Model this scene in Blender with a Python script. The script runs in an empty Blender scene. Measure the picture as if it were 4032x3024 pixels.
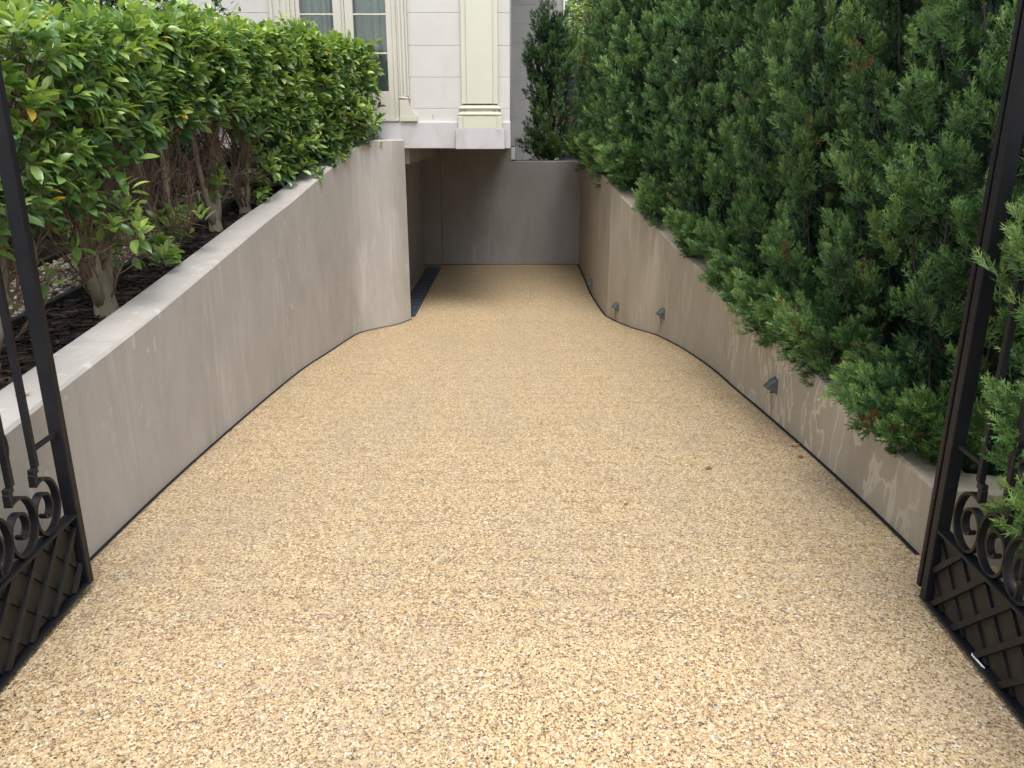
import bpy, math, random
import numpy as np
from mathutils import Vector

# ------------------------------------------------------------------ camera, world, sun, exposure
S = bpy.context.scene
C = S.collection
random.seed(7)
RNG = np.random.default_rng(11)
EYE = 1.70
cam_d = bpy.data.cameras.new('camera'); cam = bpy.data.objects.new('camera', cam_d); C.objects.link(cam)
cam.location = (0, 0, EYE); cam.rotation_euler = (math.radians(90 - 17.566), 0, 0)
cam_d.sensor_width = 36; cam_d.lens = 27.99; cam_d.clip_start = 0.05; cam_d.clip_end = 400
S.camera = cam
W = bpy.data.worlds.new('World'); S.world = W; W.use_nodes = True
wn = W.node_tree; wn.nodes.clear()
sky = wn.nodes.new('ShaderNodeTexSky'); sky.sky_type = 'NISHITA'; sky.sun_disc = False
SUN_EL, SUN_AZ = 64, 170            # degrees, azimuth clockwise from +Y
sky.sun_elevation = math.radians(SUN_EL); sky.sun_rotation = math.radians(SUN_AZ)
sky.dust_density = 4.0; sky.air_density = 1.0; sky.ozone_density = 1.0
hs = wn.nodes.new('ShaderNodeHueSaturation'); hs.inputs['Saturation'].default_value = 0.38
bg = wn.nodes.new('ShaderNodeBackground'); bg.inputs['Strength'].default_value = 0.15
wo = wn.nodes.new('ShaderNodeOutputWorld')
wn.links.new(sky.outputs[0], hs.inputs['Color']); wn.links.new(hs.outputs[0], bg.inputs['Color']); wn.links.new(bg.outputs[0], wo.inputs['Surface'])
sl = bpy.data.lights.new('sun', 'SUN'); sl.energy = 0.9; sl.angle = math.radians(28); sl.color = (1.0, 0.975, 0.94)
so = bpy.data.objects.new('sun', sl); C.objects.link(so); so.location = (0, 0, 20)
so.rotation_euler = (math.radians(90 - SUN_EL), 0, math.radians(-SUN_AZ + 180))
S.view_settings.view_transform = 'Standard'; S.view_settings.look = 'None'
S.view_settings.gamma = 1.0; S.view_settings.use_curve_mapping = False
S.view_settings.exposure = 1.08
S.render.engine = 'CYCLES'
S.cycles.max_bounces = 4; S.cycles.diffuse_bounces = 3; S.cycles.glossy_bounces = 2; S.cycles.transmission_bounces = 2; S.cycles.transparent_max_bounces = 6

# ------------------------------------------------------------------ helpers: objects
LOC = {}
def empty(name, loc, label=None, cat=None, group=None):
    o = bpy.data.objects.new(name, None); C.objects.link(o); o.location = loc
    o.empty_display_size = 0.1
    LOC[o.name] = np.array(loc, float)
    if label: o['label'] = label
    if cat: o['category'] = cat
    if group: o['group'] = group
    return o
def origin(parent):
    return LOC[parent.name] if parent is not None else np.zeros(3)
def finish(name, me, mat, parent, smooth):
    if mat: me.materials.append(mat)
    o = bpy.data.objects.new(name, me); C.objects.link(o)
    if parent is not None:
        o.parent = parent; LOC[o.name] = origin(parent)
    else:
        LOC[o.name] = np.zeros(3)
    if smooth:
        me.polygons.foreach_set('use_smooth', [True] * len(me.polygons))
    return o
def obj(name, V, F, mat, parent=None, smooth=False):
    o0 = origin(parent)
    V = (np.array(V, float).reshape(-1, 3) - o0)
    me = bpy.data.meshes.new(name); me.from_pydata(V.tolist(), [], [list(f) for f in F]); me.update()
    return finish(name, me, mat, parent, smooth)
def obj_tri(name, V, T, col, mat, parent=None):
    """big triangle soup with a per point colour"""
    o0 = origin(parent)
    V = (V - o0).astype(np.float32); T = T.astype(np.int32)
    me = bpy.data.meshes.new(name)
    me.vertices.add(len(V)); me.vertices.foreach_set('co', V.ravel())
    me.loops.add(T.size); me.loops.foreach_set('vertex_index', T.ravel())
    me.polygons.add(len(T)); me.polygons.foreach_set('loop_start', np.arange(0, T.size, 3, dtype=np.int32))
    me.update(calc_edges=True)
    if col is not None:
        a = me.attributes.new('col', 'FLOAT_COLOR', 'POINT')
        a.data.foreach_set('color', np.concatenate([col, np.ones((len(col), 1))], 1).astype(np.float32).ravel())
    return finish(name, me, mat, parent, False)
def tag(o, label, cat, group=None):
    o['label'] = label; o['category'] = cat
    if group: o['group'] = group
    return o
def struct(o): o['kind'] = 'structure'; return o
def stuff(o): o['kind'] = 'stuff'; return o

class MB:
    def __init__(s): s.v = []; s.f = []
    def add(s, V, F):
        b = len(s.v); s.v += [tuple(map(float, p)) for p in V]; s.f += [[b + i for i in f] for f in F]
    def box(s, x0, x1, y0, y1, z0, z1, fr=None):
        V = [(x, y, z) for x in (x0, x1) for y in (y0, y1) for z in (z0, z1)]
        if fr: V = [fr(*p) for p in V]
        s.add(V, [(0, 1, 3, 2), (4, 6, 7, 5), (0, 4, 5, 1), (2, 3, 7, 6), (0, 2, 6, 4), (1, 5, 7, 3)])
    def cbox(s, x0, x1, y0, y1, z0, z1, c=0.004, fr=None):
        """box with chamfered edges"""
        pts = []; idx = {}
        X, Y, Z = (x0, x1), (y0, y1), (z0, z1)
        for i in (0, 1):
            for j in (0, 1):
                for k in (0, 1):
                    sx, sy, sz = (1 - 2 * i) * c, (1 - 2 * j) * c, (1 - 2 * k) * c
                    for a, p in enumerate([(X[i], Y[j] + sy, Z[k] + sz), (X[i] + sx, Y[j], Z[k] + sz), (X[i] + sx, Y[j] + sy, Z[k])]):
                        idx[i, j, k, a] = len(pts); pts.append(p)
        F = []
        for i in (0, 1):
            F.append([idx[i, 0, 0, 0], idx[i, 0, 1, 0], idx[i, 1, 1, 0], idx[i, 1, 0, 0]])
            F.append([idx[0, i, 0, 1], idx[0, i, 1, 1], idx[1, i, 1, 1], idx[1, i, 0, 1]])
            F.append([idx[0, 0, i, 2], idx[0, 1, i, 2], idx[1, 1, i, 2], idx[1, 0, i, 2]])
        for i in (0, 1):
            for j in (0, 1):
                F.append([idx[i, j, 0, 0], idx[i, j, 1, 0], idx[i, j, 1, 1], idx[i, j, 0, 1]])
                F.append([idx[i, 0, j, 0], idx[i, 1, j, 0], idx[i, 1, j, 2], idx[i, 0, j, 2]])
                F.append([idx[0, i, j, 1], idx[1, i, j, 1], idx[1, i, j, 2], idx[0, i, j, 2]])
                for k in (0, 1): F.append([idx[i, j, k, 0], idx[i, j, k, 1], idx[i, j, k, 2]])
        if fr: pts = [fr(*p) for p in pts]
        s.add(pts, F)
    def tube(s, path, rad, n=6, cap=True):
        path = [np.array(p, float) for p in path]; m = len(path)
        if not hasattr(rad, '__len__'): rad = [rad] * m
        prev = None; rings = []
        for i, p in enumerate(path):
            t = path[min(i + 1, m - 1)] - path[max(i - 1, 0)]; t = t / (np.linalg.norm(t) + 1e-9)
            if prev is None:
                a = np.array([0, 0, 1.]) if abs(t[2]) < .9 else np.array([1., 0, 0])
            else: a = prev
            a = a - t * a.dot(t); a /= np.linalg.norm(a) + 1e-9; prev = a; b = np.cross(t, a)
            rings.append([p + rad[i] * (math.cos(2 * math.pi * k / n) * a + math.sin(2 * math.pi * k / n) * b) for k in range(n)])
        V = [q for r in rings for q in r]; F = []
        for i in range(m - 1):
            for k in range(n):
                F.append((i * n + k, i * n + (k + 1) % n, (i + 1) * n + (k + 1) % n, (i + 1) * n + k))
        if cap: F += [tuple(range(n))[::-1], tuple(range((m - 1) * n, m * n))]
        s.add(V, F)
    def build(s, name, mat, parent=None, smooth=False):
        o = obj(name, s.v, s.f, mat, parent, smooth); return fixn(o)
import bmesh
def fixn(o):
    bm = bmesh.new(); bm.from_mesh(o.data); bmesh.ops.recalc_face_normals(bm, faces=bm.faces); bm.to_mesh(o.data); bm.free(); return o

# ------------------------------------------------------------------ helpers: materials
class NT:
    def __init__(s, name):
        s.m = bpy.data.materials.new(name); s.m.use_nodes = True; s.t = s.m.node_tree
        s.b = s.t.nodes['Principled BSDF']; s.out = s.t.nodes['Material Output']
    def n(s, typ, **kw):
        x = s.t.nodes.new('ShaderNode' + typ)
        for k, v in kw.items():
            if hasattr(x, k): setattr(x, k, v)
        return x
    def l(s, a, b): s.t.links.new(a, b)
    def setv(s, node, **kw):
        for k, v in kw.items(): node.inputs[k.replace('_', ' ')].default_value = v
        return node
    def pos(s, scale=(1, 1, 1), loc=(0, 0, 0)):
        g = s.n('NewGeometry'); mp = s.n('Mapping'); mp.inputs['Scale'].default_value = scale; mp.inputs['Location'].default_value = loc
        s.l(g.outputs['Position'], mp.inputs['Vector']); return mp.outputs[0]
    def noise(s, vec, scale, detail=4, rough=.55, dist=0):
        x = s.n('TexNoise'); x.inputs['Scale'].default_value = scale; x.inputs['Detail'].default_value = detail
        x.inputs['Roughness'].default_value = rough; x.inputs['Distortion'].default_value = dist
        s.l(vec, x.inputs['Vector']); return x.outputs['Fac']
    def ramp(s, fac, stops, interp='LINEAR'):
        r = s.n('ValToRGB'); r.color_ramp.interpolation = interp
        e = r.color_ramp.elements
        while len(e) < len(stops): e.new(0.5)
        for i, (p, c) in enumerate(stops):
            e[i].position = p; e[i].color = (c, c, c, 1) if not hasattr(c, '__len__') else (*c, 1)
        s.l(fac, r.inputs[0]); return r.outputs[0]
    def mix(s, fac, a, b, typ='MIX'):
        x = s.n('Mix'); x.data_type = 'RGBA'; x.blend_type = typ
        def put(v, sock):
            if hasattr(v, 'is_linked'): s.l(v, sock)
            elif hasattr(v, '__len__'): sock.default_value = (*v, 1)
            else: sock.default_value = v
        put(fac, x.inputs[0]); put(a, x.inputs[6]); put(b, x.inputs[7]); return x.outputs[2]
    def math(s, op, a, b=0.0, c=None):
        x = s.n('Math'); x.operation = op
        for i, v in enumerate((a, b) if c is None else (a, b, c)):
            if hasattr(v, 'is_linked'): s.l(v, x.inputs[i])
            else: x.inputs[i].default_value = v
        return x.outputs[0]
    def sep(s):
        g = s.n('NewGeometry'); x = s.n('SeparateXYZ'); s.l(g.outputs['Position'], x.inputs[0]); return x.outputs
    def bump(s, h, strength=.3, dist=.01):
        b = s.n('Bump'); b.inputs['Strength'].default_value = strength; b.inputs['Distance'].default_value = dist
        s.l(h, b.inputs['Height']); s.l(b.outputs[0], s.b.inputs['Normal'])
    def col(s, c):
        if hasattr(c, 'is_linked'): s.l(c, s.b.inputs['Base Color'])
        else: s.b.inputs['Base Color'].default_value = (*c, 1)
    def rough(s, r, spec=.5):
        if hasattr(r, 'is_linked'): s.l(r, s.b.inputs['Roughness'])
        else: s.b.inputs['Roughness'].default_value = r
        s.b.inputs['Specular IOR Level'].default_value = spec

def mat_render_wall(name, base, light, dark, patches=None, chips=False, joints=(), stains=()):
    """painted cement render with rain streaks, cloudy patches and wear"""
    k = NT(name)
    cl = k.noise(k.pos(), 1.3, 5, .6)
    c = k.mix(k.ramp(cl, [(.35, 0), (.68, 1)]), base, light)
    st = k.noise(k.pos((1.8, 1.8, .75)), 1.6, 7, .62, .8)
    c = k.mix(k.math('MULTIPLY', k.ramp(st, [(.46, 0), (.74, 1)]), .50), c, dark)
    st2 = k.noise(k.pos((6.5, 6.5, .9), (3, 1, 0)), 1.5, 6, .62, .6)
    area = k.ramp(k.noise(k.pos((.6, .6, .6), (8, 3, 1)), 1.5, 2, .5), [(.46, .12), (.60, 1)])
    c = k.mix(k.math('MULTIPLY', k.math('MULTIPLY', k.ramp(st2, [(.50, 0), (.68, 1)]), area), .65), c, tuple(min(.8, v * 1.25) for v in light))
    y = k.sep()[1]
    for yj in joints:
        j = k.math('LESS_THAN', k.math('ABSOLUTE', k.math('SUBTRACT', y, yj)), .006)
        c = k.mix(k.math('MULTIPLY', j, .35), c, dark)
    for (yl, zl) in stains:
        zz = k.sep()[2]
        w = k.ramp(k.math('ABSOLUTE', k.math('SUBTRACT', y, yl)), [(.0, 1), (.030, 0)])
        h = k.math('MULTIPLY', k.ramp(k.math('SUBTRACT', zl, zz), [(.02, 0), (.05, 1), (.20, 0)]), w)
        c = k.mix(k.math('MULTIPLY', h, .75), c, (.11, .06, .025))
    fine = k.noise(k.pos(), 60, 3, .7)
    c = k.mix(k.math('MULTIPLY', k.ramp(fine, [(.3, 0), (.7, 1)]), .22), c, dark)
    if chips:
        y = k.sep()[1]
        n = k.noise(k.pos((1, 1, .6)), 14, 2, .5)
        big = k.noise(k.pos((1, 1, 1), (5, 2, 9)), 1.8, 2, .5)
        m = k.math('MULTIPLY', k.ramp(n, [(.655, 0), (.675, 1)]), k.ramp(big, [(.52, 0), (.58, 1)]))
        c = k.mix(k.math('MULTIPLY', m, .55), c, (.60, .585, .57))
    if patches:
        y0, y1 = patches
        y = k.sep()[1]
        msk = k.math('MULTIPLY', k.ramp(k.math('MULTIPLY', y, .1), [(y0 * .1, 0), (y0 * .1 + .05, 1)]), k.ramp(k.math('MULTIPLY', y, .1), [(y1 * .1 - .04, 1), (y1 * .1, 0)]))
        n = k.noise(k.pos((1, 1, .5), (1, 4, 0)), 5.2, 3, .55, .4)
        m = k.ramp(n, [(.515, 0), (.53, 1), (.56, .75), (.585, .12)])
        n2 = k.noise(k.pos((1, 1, 1), (7, 7, 7)), 1.9, 1, .5)
        m = k.math('MULTIPLY', m, k.ramp(n2, [(.40, 0), (.47, 1)]))
        c = k.mix(k.math('MULTIPLY', k.math('MULTIPLY', m, msk), .95), c, (.56, .50, .40))
    k.col(c); k.rough(.88, .25)
    k.bump(k.math('ADD', k.math('MULTIPLY', fine, .5), k.noise(k.pos(), 7, 3)), .25, .006)
    return k.m

M = {}
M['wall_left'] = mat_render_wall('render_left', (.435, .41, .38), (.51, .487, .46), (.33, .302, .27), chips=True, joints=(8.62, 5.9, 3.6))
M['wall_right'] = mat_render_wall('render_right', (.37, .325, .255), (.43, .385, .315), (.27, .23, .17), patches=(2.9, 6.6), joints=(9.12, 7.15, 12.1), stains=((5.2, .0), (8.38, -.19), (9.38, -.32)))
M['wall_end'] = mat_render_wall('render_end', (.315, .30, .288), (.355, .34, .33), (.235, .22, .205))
def mat_aggregate():
    k = NT('exposed_aggregate')
    v = k.pos()
    wob = k.n('TexNoise'); wob.inputs['Scale'].default_value = 140; wob.inputs['Detail'].default_value = 2
    k.l(v, wob.inputs['Vector'])
    vm = k.n('VectorMath'); vm.operation = 'SCALE'; vm.inputs['Scale'].default_value = .006
    k.l(wob.outputs['Color'], vm.inputs[0])
    va = k.n('VectorMath'); va.operation = 'ADD'; k.l(v, va.inputs[0]); k.l(vm.outputs[0], va.inputs[1])
    def vor(scale):
        x = k.n('TexVoronoi'); x.inputs['Scale'].default_value = scale; k.l(va.outputs[0], x.inputs['Vector'])
        e = k.n('TexVoronoi'); e.feature = 'DISTANCE_TO_EDGE'; e.inputs['Scale'].default_value = scale; k.l(va.outputs[0], e.inputs['Vector'])
        s = k.n('SeparateColor'); k.l(x.outputs['Color'], s.inputs[0])
        return s.outputs, e.outputs['Distance'], x.outputs['Distance']
    (r, g, b), edge, d1 = vor(104)
    (r2, g2, b2), edge2, d2 = vor(175)
    cols = [(0, (0.049, 0.037, 0.031)), (.04, (0.083, 0.089, 0.124)), (.07, (0.137, 0.084, 0.050)), (.22, (0.216, 0.131, 0.074)), (.40, (0.294, 0.189, 0.105)), (.55, (0.412, 0.284, 0.161)), (.66, (0.265, 0.210, 0.161)),
            (.74, (0.647, 0.525, 0.347)), (.84, (0.823, 0.840, 0.720)), (.92, (0.392, 0.410, 0.471)), (.955, (0.666, 0.441, 0.149))]
    pc = k.ramp(r, cols, 'CONSTANT')
    pc2 = k.ramp(g2, [(0, (0.157, 0.095, 0.056)), (.12, (0.333, 0.210, 0.118)), (.26, (0.510, 0.378, 0.223)), (.45, (0.627, 0.504, 0.329)), (.70, (0.686, 0.588, 0.422)), (.88, (0.784, 0.798, 0.720))], 'CONSTANT')
    matrix = k.mix(k.ramp(edge2, [(.05, 0), (.12, 1)]), (.62, .485, .30), pc2)
    use = k.math('MULTIPLY', k.ramp(edge, [(.06, 0), (.11, 1)]), k.ramp(b, [(.46, 0), (.465, 1)]))
    c = k.mix(use, matrix, pc)
    c = k.mix(1.0, c, (.89, .845, .745), 'MULTIPLY')
    trk = k.noise(k.pos((1.6, .35, 1), (2, 6, 0)), 1.3, 4, .55)
    c = k.mix(k.math('MULTIPLY', k.ramp(trk, [(.45, 0), (.70, 1)]), .22), c, (.30, .26, .21))
    big = k.noise(k.pos(), 1.1, 4, .6)
    c = k.mix(k.math('MULTIPLY', k.ramp(big, [(.40, 0), (.75, 1)]), .16), c, (.36, .31, .25))
    tint = k.noise(k.pos((1, 1, 1), (4, 9, 2)), 3.2, 3, .6)
    c = k.mix(k.math('MULTIPLY', k.ramp(tint, [(.45, 0), (.75, 1)]), .16), c, (.26, .21, .16))
    k.col(c); k.rough(.62, .35)
    k.bump(k.math('ADD', k.math('MULTIPLY', use, k.ramp(edge, [(.02, 0), (.25, 1)])), k.math('MULTIPLY', k.ramp(edge2, [(.02, 0), (.2, 1)]), .5)), .55, .003)
    return k.m
M['aggregate'] = mat_aggregate()
def simple(name, c, r=.6, spec=.5, metal=0, nz=None):
    k = NT(name)
    if nz:
        sc, amt = nz
        f = k.noise(k.pos(), sc, 4, .6)
        cc = k.mix(k.ramp(f, [(.3, 0), (.7, 1)]), tuple(v * (1 - amt) for v in c), tuple(min(.9, v * (1 + amt)) for v in c))
        k.col(cc); k.bump(f, .15, .003)
    else: k.col(c)
    k.rough(r, spec); k.b.inputs['Metallic'].default_value = metal
    return k.m
def mat_iron():
    k = NT('black_iron')
    f = k.noise(k.pos(), 45, 4, .65); g = k.noise(k.pos(), 6, 4, .6)
    c = k.mix(k.ramp(g, [(.4, 0), (.75, 1)]), (.004, .005, .008), (.010, .010, .011))
    k.col(c); k.rough(k.ramp(f, [(.2, .40), (.8, .62)]), .32); k.bump(f, .12, .002); return k.m
M['iron'] = mat_iron()
M['kick'] = simple('kick_plate', (.040, .034, .028), .7, .3, 0, (8, .3))
M['rubber'] = simple('black_rubber', (.008, .008, .009), .75, .3)
def mat_stone(name, base, light, dark, stain=.5):
    k = NT(name)
    a = k.noise(k.pos(), 1.6, 5, .6); b = k.noise(k.pos((1, 1, .45), (2, 0, 5)), 4.5, 5, .62, .4); f = k.noise(k.pos(), 90, 2, .6)
    c = k.mix(k.ramp(a, [(.35, 0), (.7, 1)]), base, light)
    c = k.mix(k.math('MULTIPLY', k.ramp(b, [(.5, 0), (.78, 1)]), stain), c, dark)
    k.col(c); k.rough(.85, .25); k.bump(f, .08, .002); return k.m
M['stone'] = mat_stone('facade_stone', (.51, .50, .475), (.555, .545, .53), (.43, .395, .345), .5)
M['plinth'] = mat_stone('plinth_stone', (.46, .455, .465), (.51, .505, .52), (.32, .275, .23), .65)
M['cream'] = mat_stone('cream_paint', (.53, .535, .435), (.57, .575, .475), (.47, .455, .36), .35)
M['frame'] = mat_stone('door_paint', (.50, .485, .42), (.54, .525, .46), (.44, .42, .36), .3)
M['joint'] = simple('joint_backing', (.40, .375, .35), .9, .1)  # darker backing wall that shows in the stone joints
M['expansion'] = simple('joint_sealant', (.018, .017, .018), .8, .2)
M['slab'] = simple('slab_soffit', (.33, .30, .27), .9, .2, 0, (3, .12))
M['zinc'] = simple('weathered_zinc', (.10, .115, .12), .55, .4, .2, (40, .35))
M['galv'] = simple('galvanised_steel', (.13, .17, .22), .45, .5, .4, (30, .3))
M['dark_gap'] = simple('drain_shade', (.02, .02, .022), .9, .1)
M['fence_dark'] = simple('navy_steel', (.012, .015, .028), .5, .4, 0, (3, .2))
M['paling'] = simple('weathered_paling', (.085, .068, .055), .9, .2, 0, (14, .35))
M['timber'] = simple('dark_timber', (.035, .033, .032), .85, .25, 0, (12, .45))
M['white_box'] = simple('white_casing', (.78, .82, .78), .5, .4)
M['black_plastic'] = simple('black_plastic', (.015, .015, .016), .5, .4)
M['blue_plastic'] = simple('blue_plastic', (.01, .03, .30), .4, .5)
M['white_pipe'] = simple('white_pipe', (.75, .75, .74), .5, .4)
M['interior'] = simple('dark_room', (.06, .06, .06), .9, .1)
def mat_curtain():
    k = NT('sheer_curtain'); f = k.noise(k.pos((1, 1, .05)), 22, 3, .6)
    k.col(k.mix(f, (.50, .55, .53), (.72, .77, .74))); k.rough(.9, .1); return k.m
M['curtain'] = mat_curtain()
def mat_glass():
    k = NT('window_glass'); k.t.nodes.remove(k.b)
    tr = k.n('BsdfTransparent'); tr.inputs[0].default_value = (.86, .90, .88, 1)
    gl = k.n('BsdfGlossy'); gl.inputs['Roughness'].default_value = .02
    fr = k.n('Fresnel'); fr.inputs['IOR'].default_value = 1.65
    mx = k.n('MixShader'); k.l(fr.outputs[0], mx.inputs[0]); k.l(tr.outputs[0], mx.inputs[1]); k.l(gl.outputs[0], mx.inputs[2]); k.l(mx.outputs[0], k.out.inputs['Surface'])
    return k.m
M['glass'] = mat_glass()
def mat_leaf(name, rough=.4, trans=.25, spec=.5):
    k = NT(name); a = k.n('Attribute'); a.attribute_name = 'col'
    k.l(a.outputs['Color'], k.b.inputs['Base Color']); k.rough(rough, spec)
    if trans:
        tb = k.n('BsdfTranslucent')
        mc = k.mix(1.0, a.outputs['Color'], (1.25, 1.3, .55), 'MULTIPLY'); k.l(mc, tb.inputs[0])
        mx = k.n('MixShader'); mx.inputs[0].default_value = trans
        k.l(k.b.outputs[0], mx.inputs[1]); k.l(tb.outputs[0], mx.inputs[2]); k.l(mx.outputs[0], k.out.inputs['Surface'])
    return k.m
M['leaf'] = mat_leaf('glossy_leaf', .30, .28, .75)
M['tree_leaf'] = mat_leaf('soft_leaf', .5, .25, .35)
M['needle'] = mat_leaf('conifer_foliage', .5, 0, .4)
M['dry_leaf'] = simple('dry_leaf', (.20, .105, .06), .8, .2, 0, (60, .4))
M['tan_leaf'] = simple('tan_leaf', (.36, .24, .15), .8, .2, 0, (60, .4))
def mat_bark(name, a, b, sc=30):
    k = NT(name); f = k.noise(k.pos((1, 1, .35)), sc, 5, .65); g = k.noise(k.pos(), 5, 3, .6)
    c = k.mix(k.ramp(f, [(.3, 0), (.7, 1)]), a, b); c = k.mix(k.math('MULTIPLY', k.ramp(g, [(.5, 0), (.75, 1)]), .5), c, tuple(v * .5 for v in a))
    k.col(c); k.rough(.85, .2); k.bump(f, .3, .006); return k.m
M['bark_pale'] = mat_bark('pale_bark', (.20, .165, .115), (.33, .285, .21))
M['twig'] = mat_bark('twig_bark', (.10, .068, .05), (.21, .155, .12), 60)
M['bark_dark'] = mat_bark('dark_bark', (.035, .028, .024), (.075, .06, .052))
M['mulch_soil'] = simple('dark_soil', (.022, .017, .015), .95, .15, 0, (25, .5))
M['chips'] = mat_leaf('bark_chips', .85, 0, .2)
M['pebble'] = mat_leaf('river_pebbles', .6, 0, .4)
M['path_base'] = simple('gravel_base', (.10, .085, .065), .95, .15, 0, (40, .5))
M['ground'] = simple('far_ground', (.10, .09, .075), .95, .15, 0, (1.5, .3))

# ------------------------------------------------------------------ terrain functions
def ss(a, b, x):
    t = np.clip((np.asarray(x, float) - a) / (b - a), 0, 1); return t * t * (3 - 2 * t)
_gy = np.linspace(-10, 20, 3001)
_sl = -.07 * ss(2.2, 2.8, _gy) * (1 - ss(8.75, 9.75, _gy))
_gz = np.cumsum(_sl) * (_gy[1] - _gy[0])
def G(y): return np.interp(y, _gy, _gz)
LTY = [0.5, 2, 3.0, 4.0, 5.16, 6.84, 7.46, 8.26, 8.54, 8.7, 8.97, 9.5, 12]
LTZ = [.60, .66, .725, .80, .93, 1.147, 1.268, 1.417, 1.467, 1.536, 1.615, 1.62, 1.62]
def soilL(x, y):
    return np.interp(y, LTY, LTZ) - .10 + .012 * np.sin(np.asarray(x) * 7 + np.asarray(y) * 3)
RP = np.array([(1.147, 13.68, 1.235), (1.129, 12.0, 1.235), (1.12, 10.86, 1.214), (1.159, 9.77, 1.119), (1.194, 9.57, 1.074), (1.311, 9.17, .933),
      (1.443, 8.80, .814), (1.567, 8.54, .697), (1.615, 8.33, .637), (1.69, 7.89, .543), (1.745, 7.37, .484), (1.783, 6.73, .429), (1.785, 6.02, .404),
      (1.793, 5.4, .367), (1.795, 4.56, .326), (1.785, 3.78, .29), (1.77, 3.29, .285), (1.757, 3.05, .288)])
LP = np.array([(-1.70, .9, 0), (-1.74, 2.0, 0), (-1.80, 3.0, 0), (-1.845, 4.0, 0), (-1.865, 5.16, 0), (-1.865, 6.2, 0), (-1.85, 6.84, 0), (-1.80, 7.46, 0), (-1.745, 8.2, 0),
      (-1.715, 8.5, 0), (-1.645, 8.72, 0), (-1.475, 8.98, 0), (-1.33, 9.2, 0), (-1.226, 9.47, 0)])
LP[:, 2] = np.interp(LP[:, 1], LTY, LTZ)
def resample(P, step=.08):
    """Catmull-Rom through the measured wall points"""
    out = []
    n = len(P)
    for i in range(n - 1):
        p0, p1, p2, p3 = P[max(i - 1, 0)], P[i], P[i + 1], P[min(i + 2, n - 1)]
        m = max(1, int(np.linalg.norm(p2[:2] - p1[:2]) / step))
        for j in range(m):
            t = j / m
            out.append(.5 * ((2 * p1) + (-p0 + p2) * t + (2 * p0 - 5 * p1 + 4 * p2 - p3) * t * t + (-p0 + 3 * p1 - 3 * p2 + p3) * t ** 3))
    out.append(P[-1]); return np.array(out)
def offset(P, d):
    t = np.gradient(P[:, :2], axis=0); t /= np.linalg.norm(t, axis=1)[:, None] + 1e-9
    n = np.stack([t[:, 1], -t[:, 0]], 1)         # right of travel
    Q = P.copy(); Q[:, :2] += n * d; return Q
LW = resample(LP); RW = resample(RP)
LWo = offset(LW, -.235)                           # travelling +y, outside is to the left
RWo = offset(RW, -.22)                            # travelling -y, outside is +x, i.e. left of travel
def soilR(x, y):
    zz = np.interp(np.asarray(y, float), RP[::-1, 1], RP[::-1, 2]); return zz - .06

# ------------------------------------------------------------------ ground, driveway, soil
V = []; F = []
for y, z in ((-120, -.03), (1.6, -.03), (1.7, -.66), (200, -.66)):
    V += [(-160, y, z), (160, y, z)]
for i in range(3): F.append((2 * i, 2 * i + 1, 2 * i + 3, 2 * i + 2))
struct(obj('ground', V, F, M['ground']))
ys = np.concatenate([np.linspace(-4, 2, 13), np.linspace(2.1, 13.8, 118)]); xs = np.linspace(-2.6, 2.6, 9)
V = [(x, y, float(G(y))) for y in ys for x in xs]; nx = len(xs)
F = [(j * nx + i, j * nx + i + 1, (j + 1) * nx + i + 1, (j + 1) * nx + i) for j in range(len(ys) - 1) for i in range(nx - 1)]
struct(obj('driveway', V, F, M['aggregate'], None, True))
def strip(name, P, d0, d1, dz, mat):
    A = offset(P, d0); B = offset(P, d1); V = []; F = []
    for a, b in zip(A, B):
        V += [(a[0], a[1], float(G(a[1])) + dz), (b[0], b[1], float(G(b[1])) + dz)]
    for i in range(len(P) - 1): F.append((2 * i, 2 * i + 1, 2 * i + 3, 2 * i + 2))
    return struct(fixn(obj(name, V, F, mat)))
strip('expansion_joint', LW, -.01, .017, .005, M['expansion'])
strip('expansion_joint', RW, -.01, .022, .005, M['expansion'])
mb = MB(); mb.box(-1.5, 1.15, 13.655, 13.69, -.49, float(G(13.6)) + .005)
struct(mb.build('expansion_joint', M['expansion']))
def soil(name, P, side, xfar, f, mat, ymin, ymax):
    ys = np.arange(ymin, ymax + .001, .1); cols = 22; V = []; F = []
    o = np.argsort(P[:, 1]); xe = np.interp(ys, P[o, 1], P[o, 0])
    for y, x0 in zip(ys, xe):
        for i in range(cols):
            t = (i / (cols - 1)) ** 1.6; x = x0 + .02 * -side + (xfar - x0) * t
            V.append((x, y, float(f(x, y))))
    for j in range(len(ys) - 1):
        for i in range(cols - 1): F.append((j * cols + i, j * cols + i + 1, (j + 1) * cols + i + 1, (j + 1) * cols + i))
    # skirt at the street end
    b = len(V)
    for i in range(cols): V.append((V[i][0], ymin, -.05))
    for i in range(cols - 1): F.append((i, b + i, b + i + 1, i + 1))
    return struct(fixn(obj(name, V, F, mat, None, True)))
soil('garden_bed', LWo, -1, -9, soilL, M['mulch_soil'], 1.0, 9.5)
soil('hedge_bed', RWo, 1, 9, soilR, M['mulch_soil'], 3.0, 13.6)
struct(obj('rear_bed', [(-.02, 13.9, 1.18), (9, 13.9, 1.18), (9, 24, 1.18), (-.02, 24, 1.18)], [(0, 1, 2, 3)], M['mulch_soil']))
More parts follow.
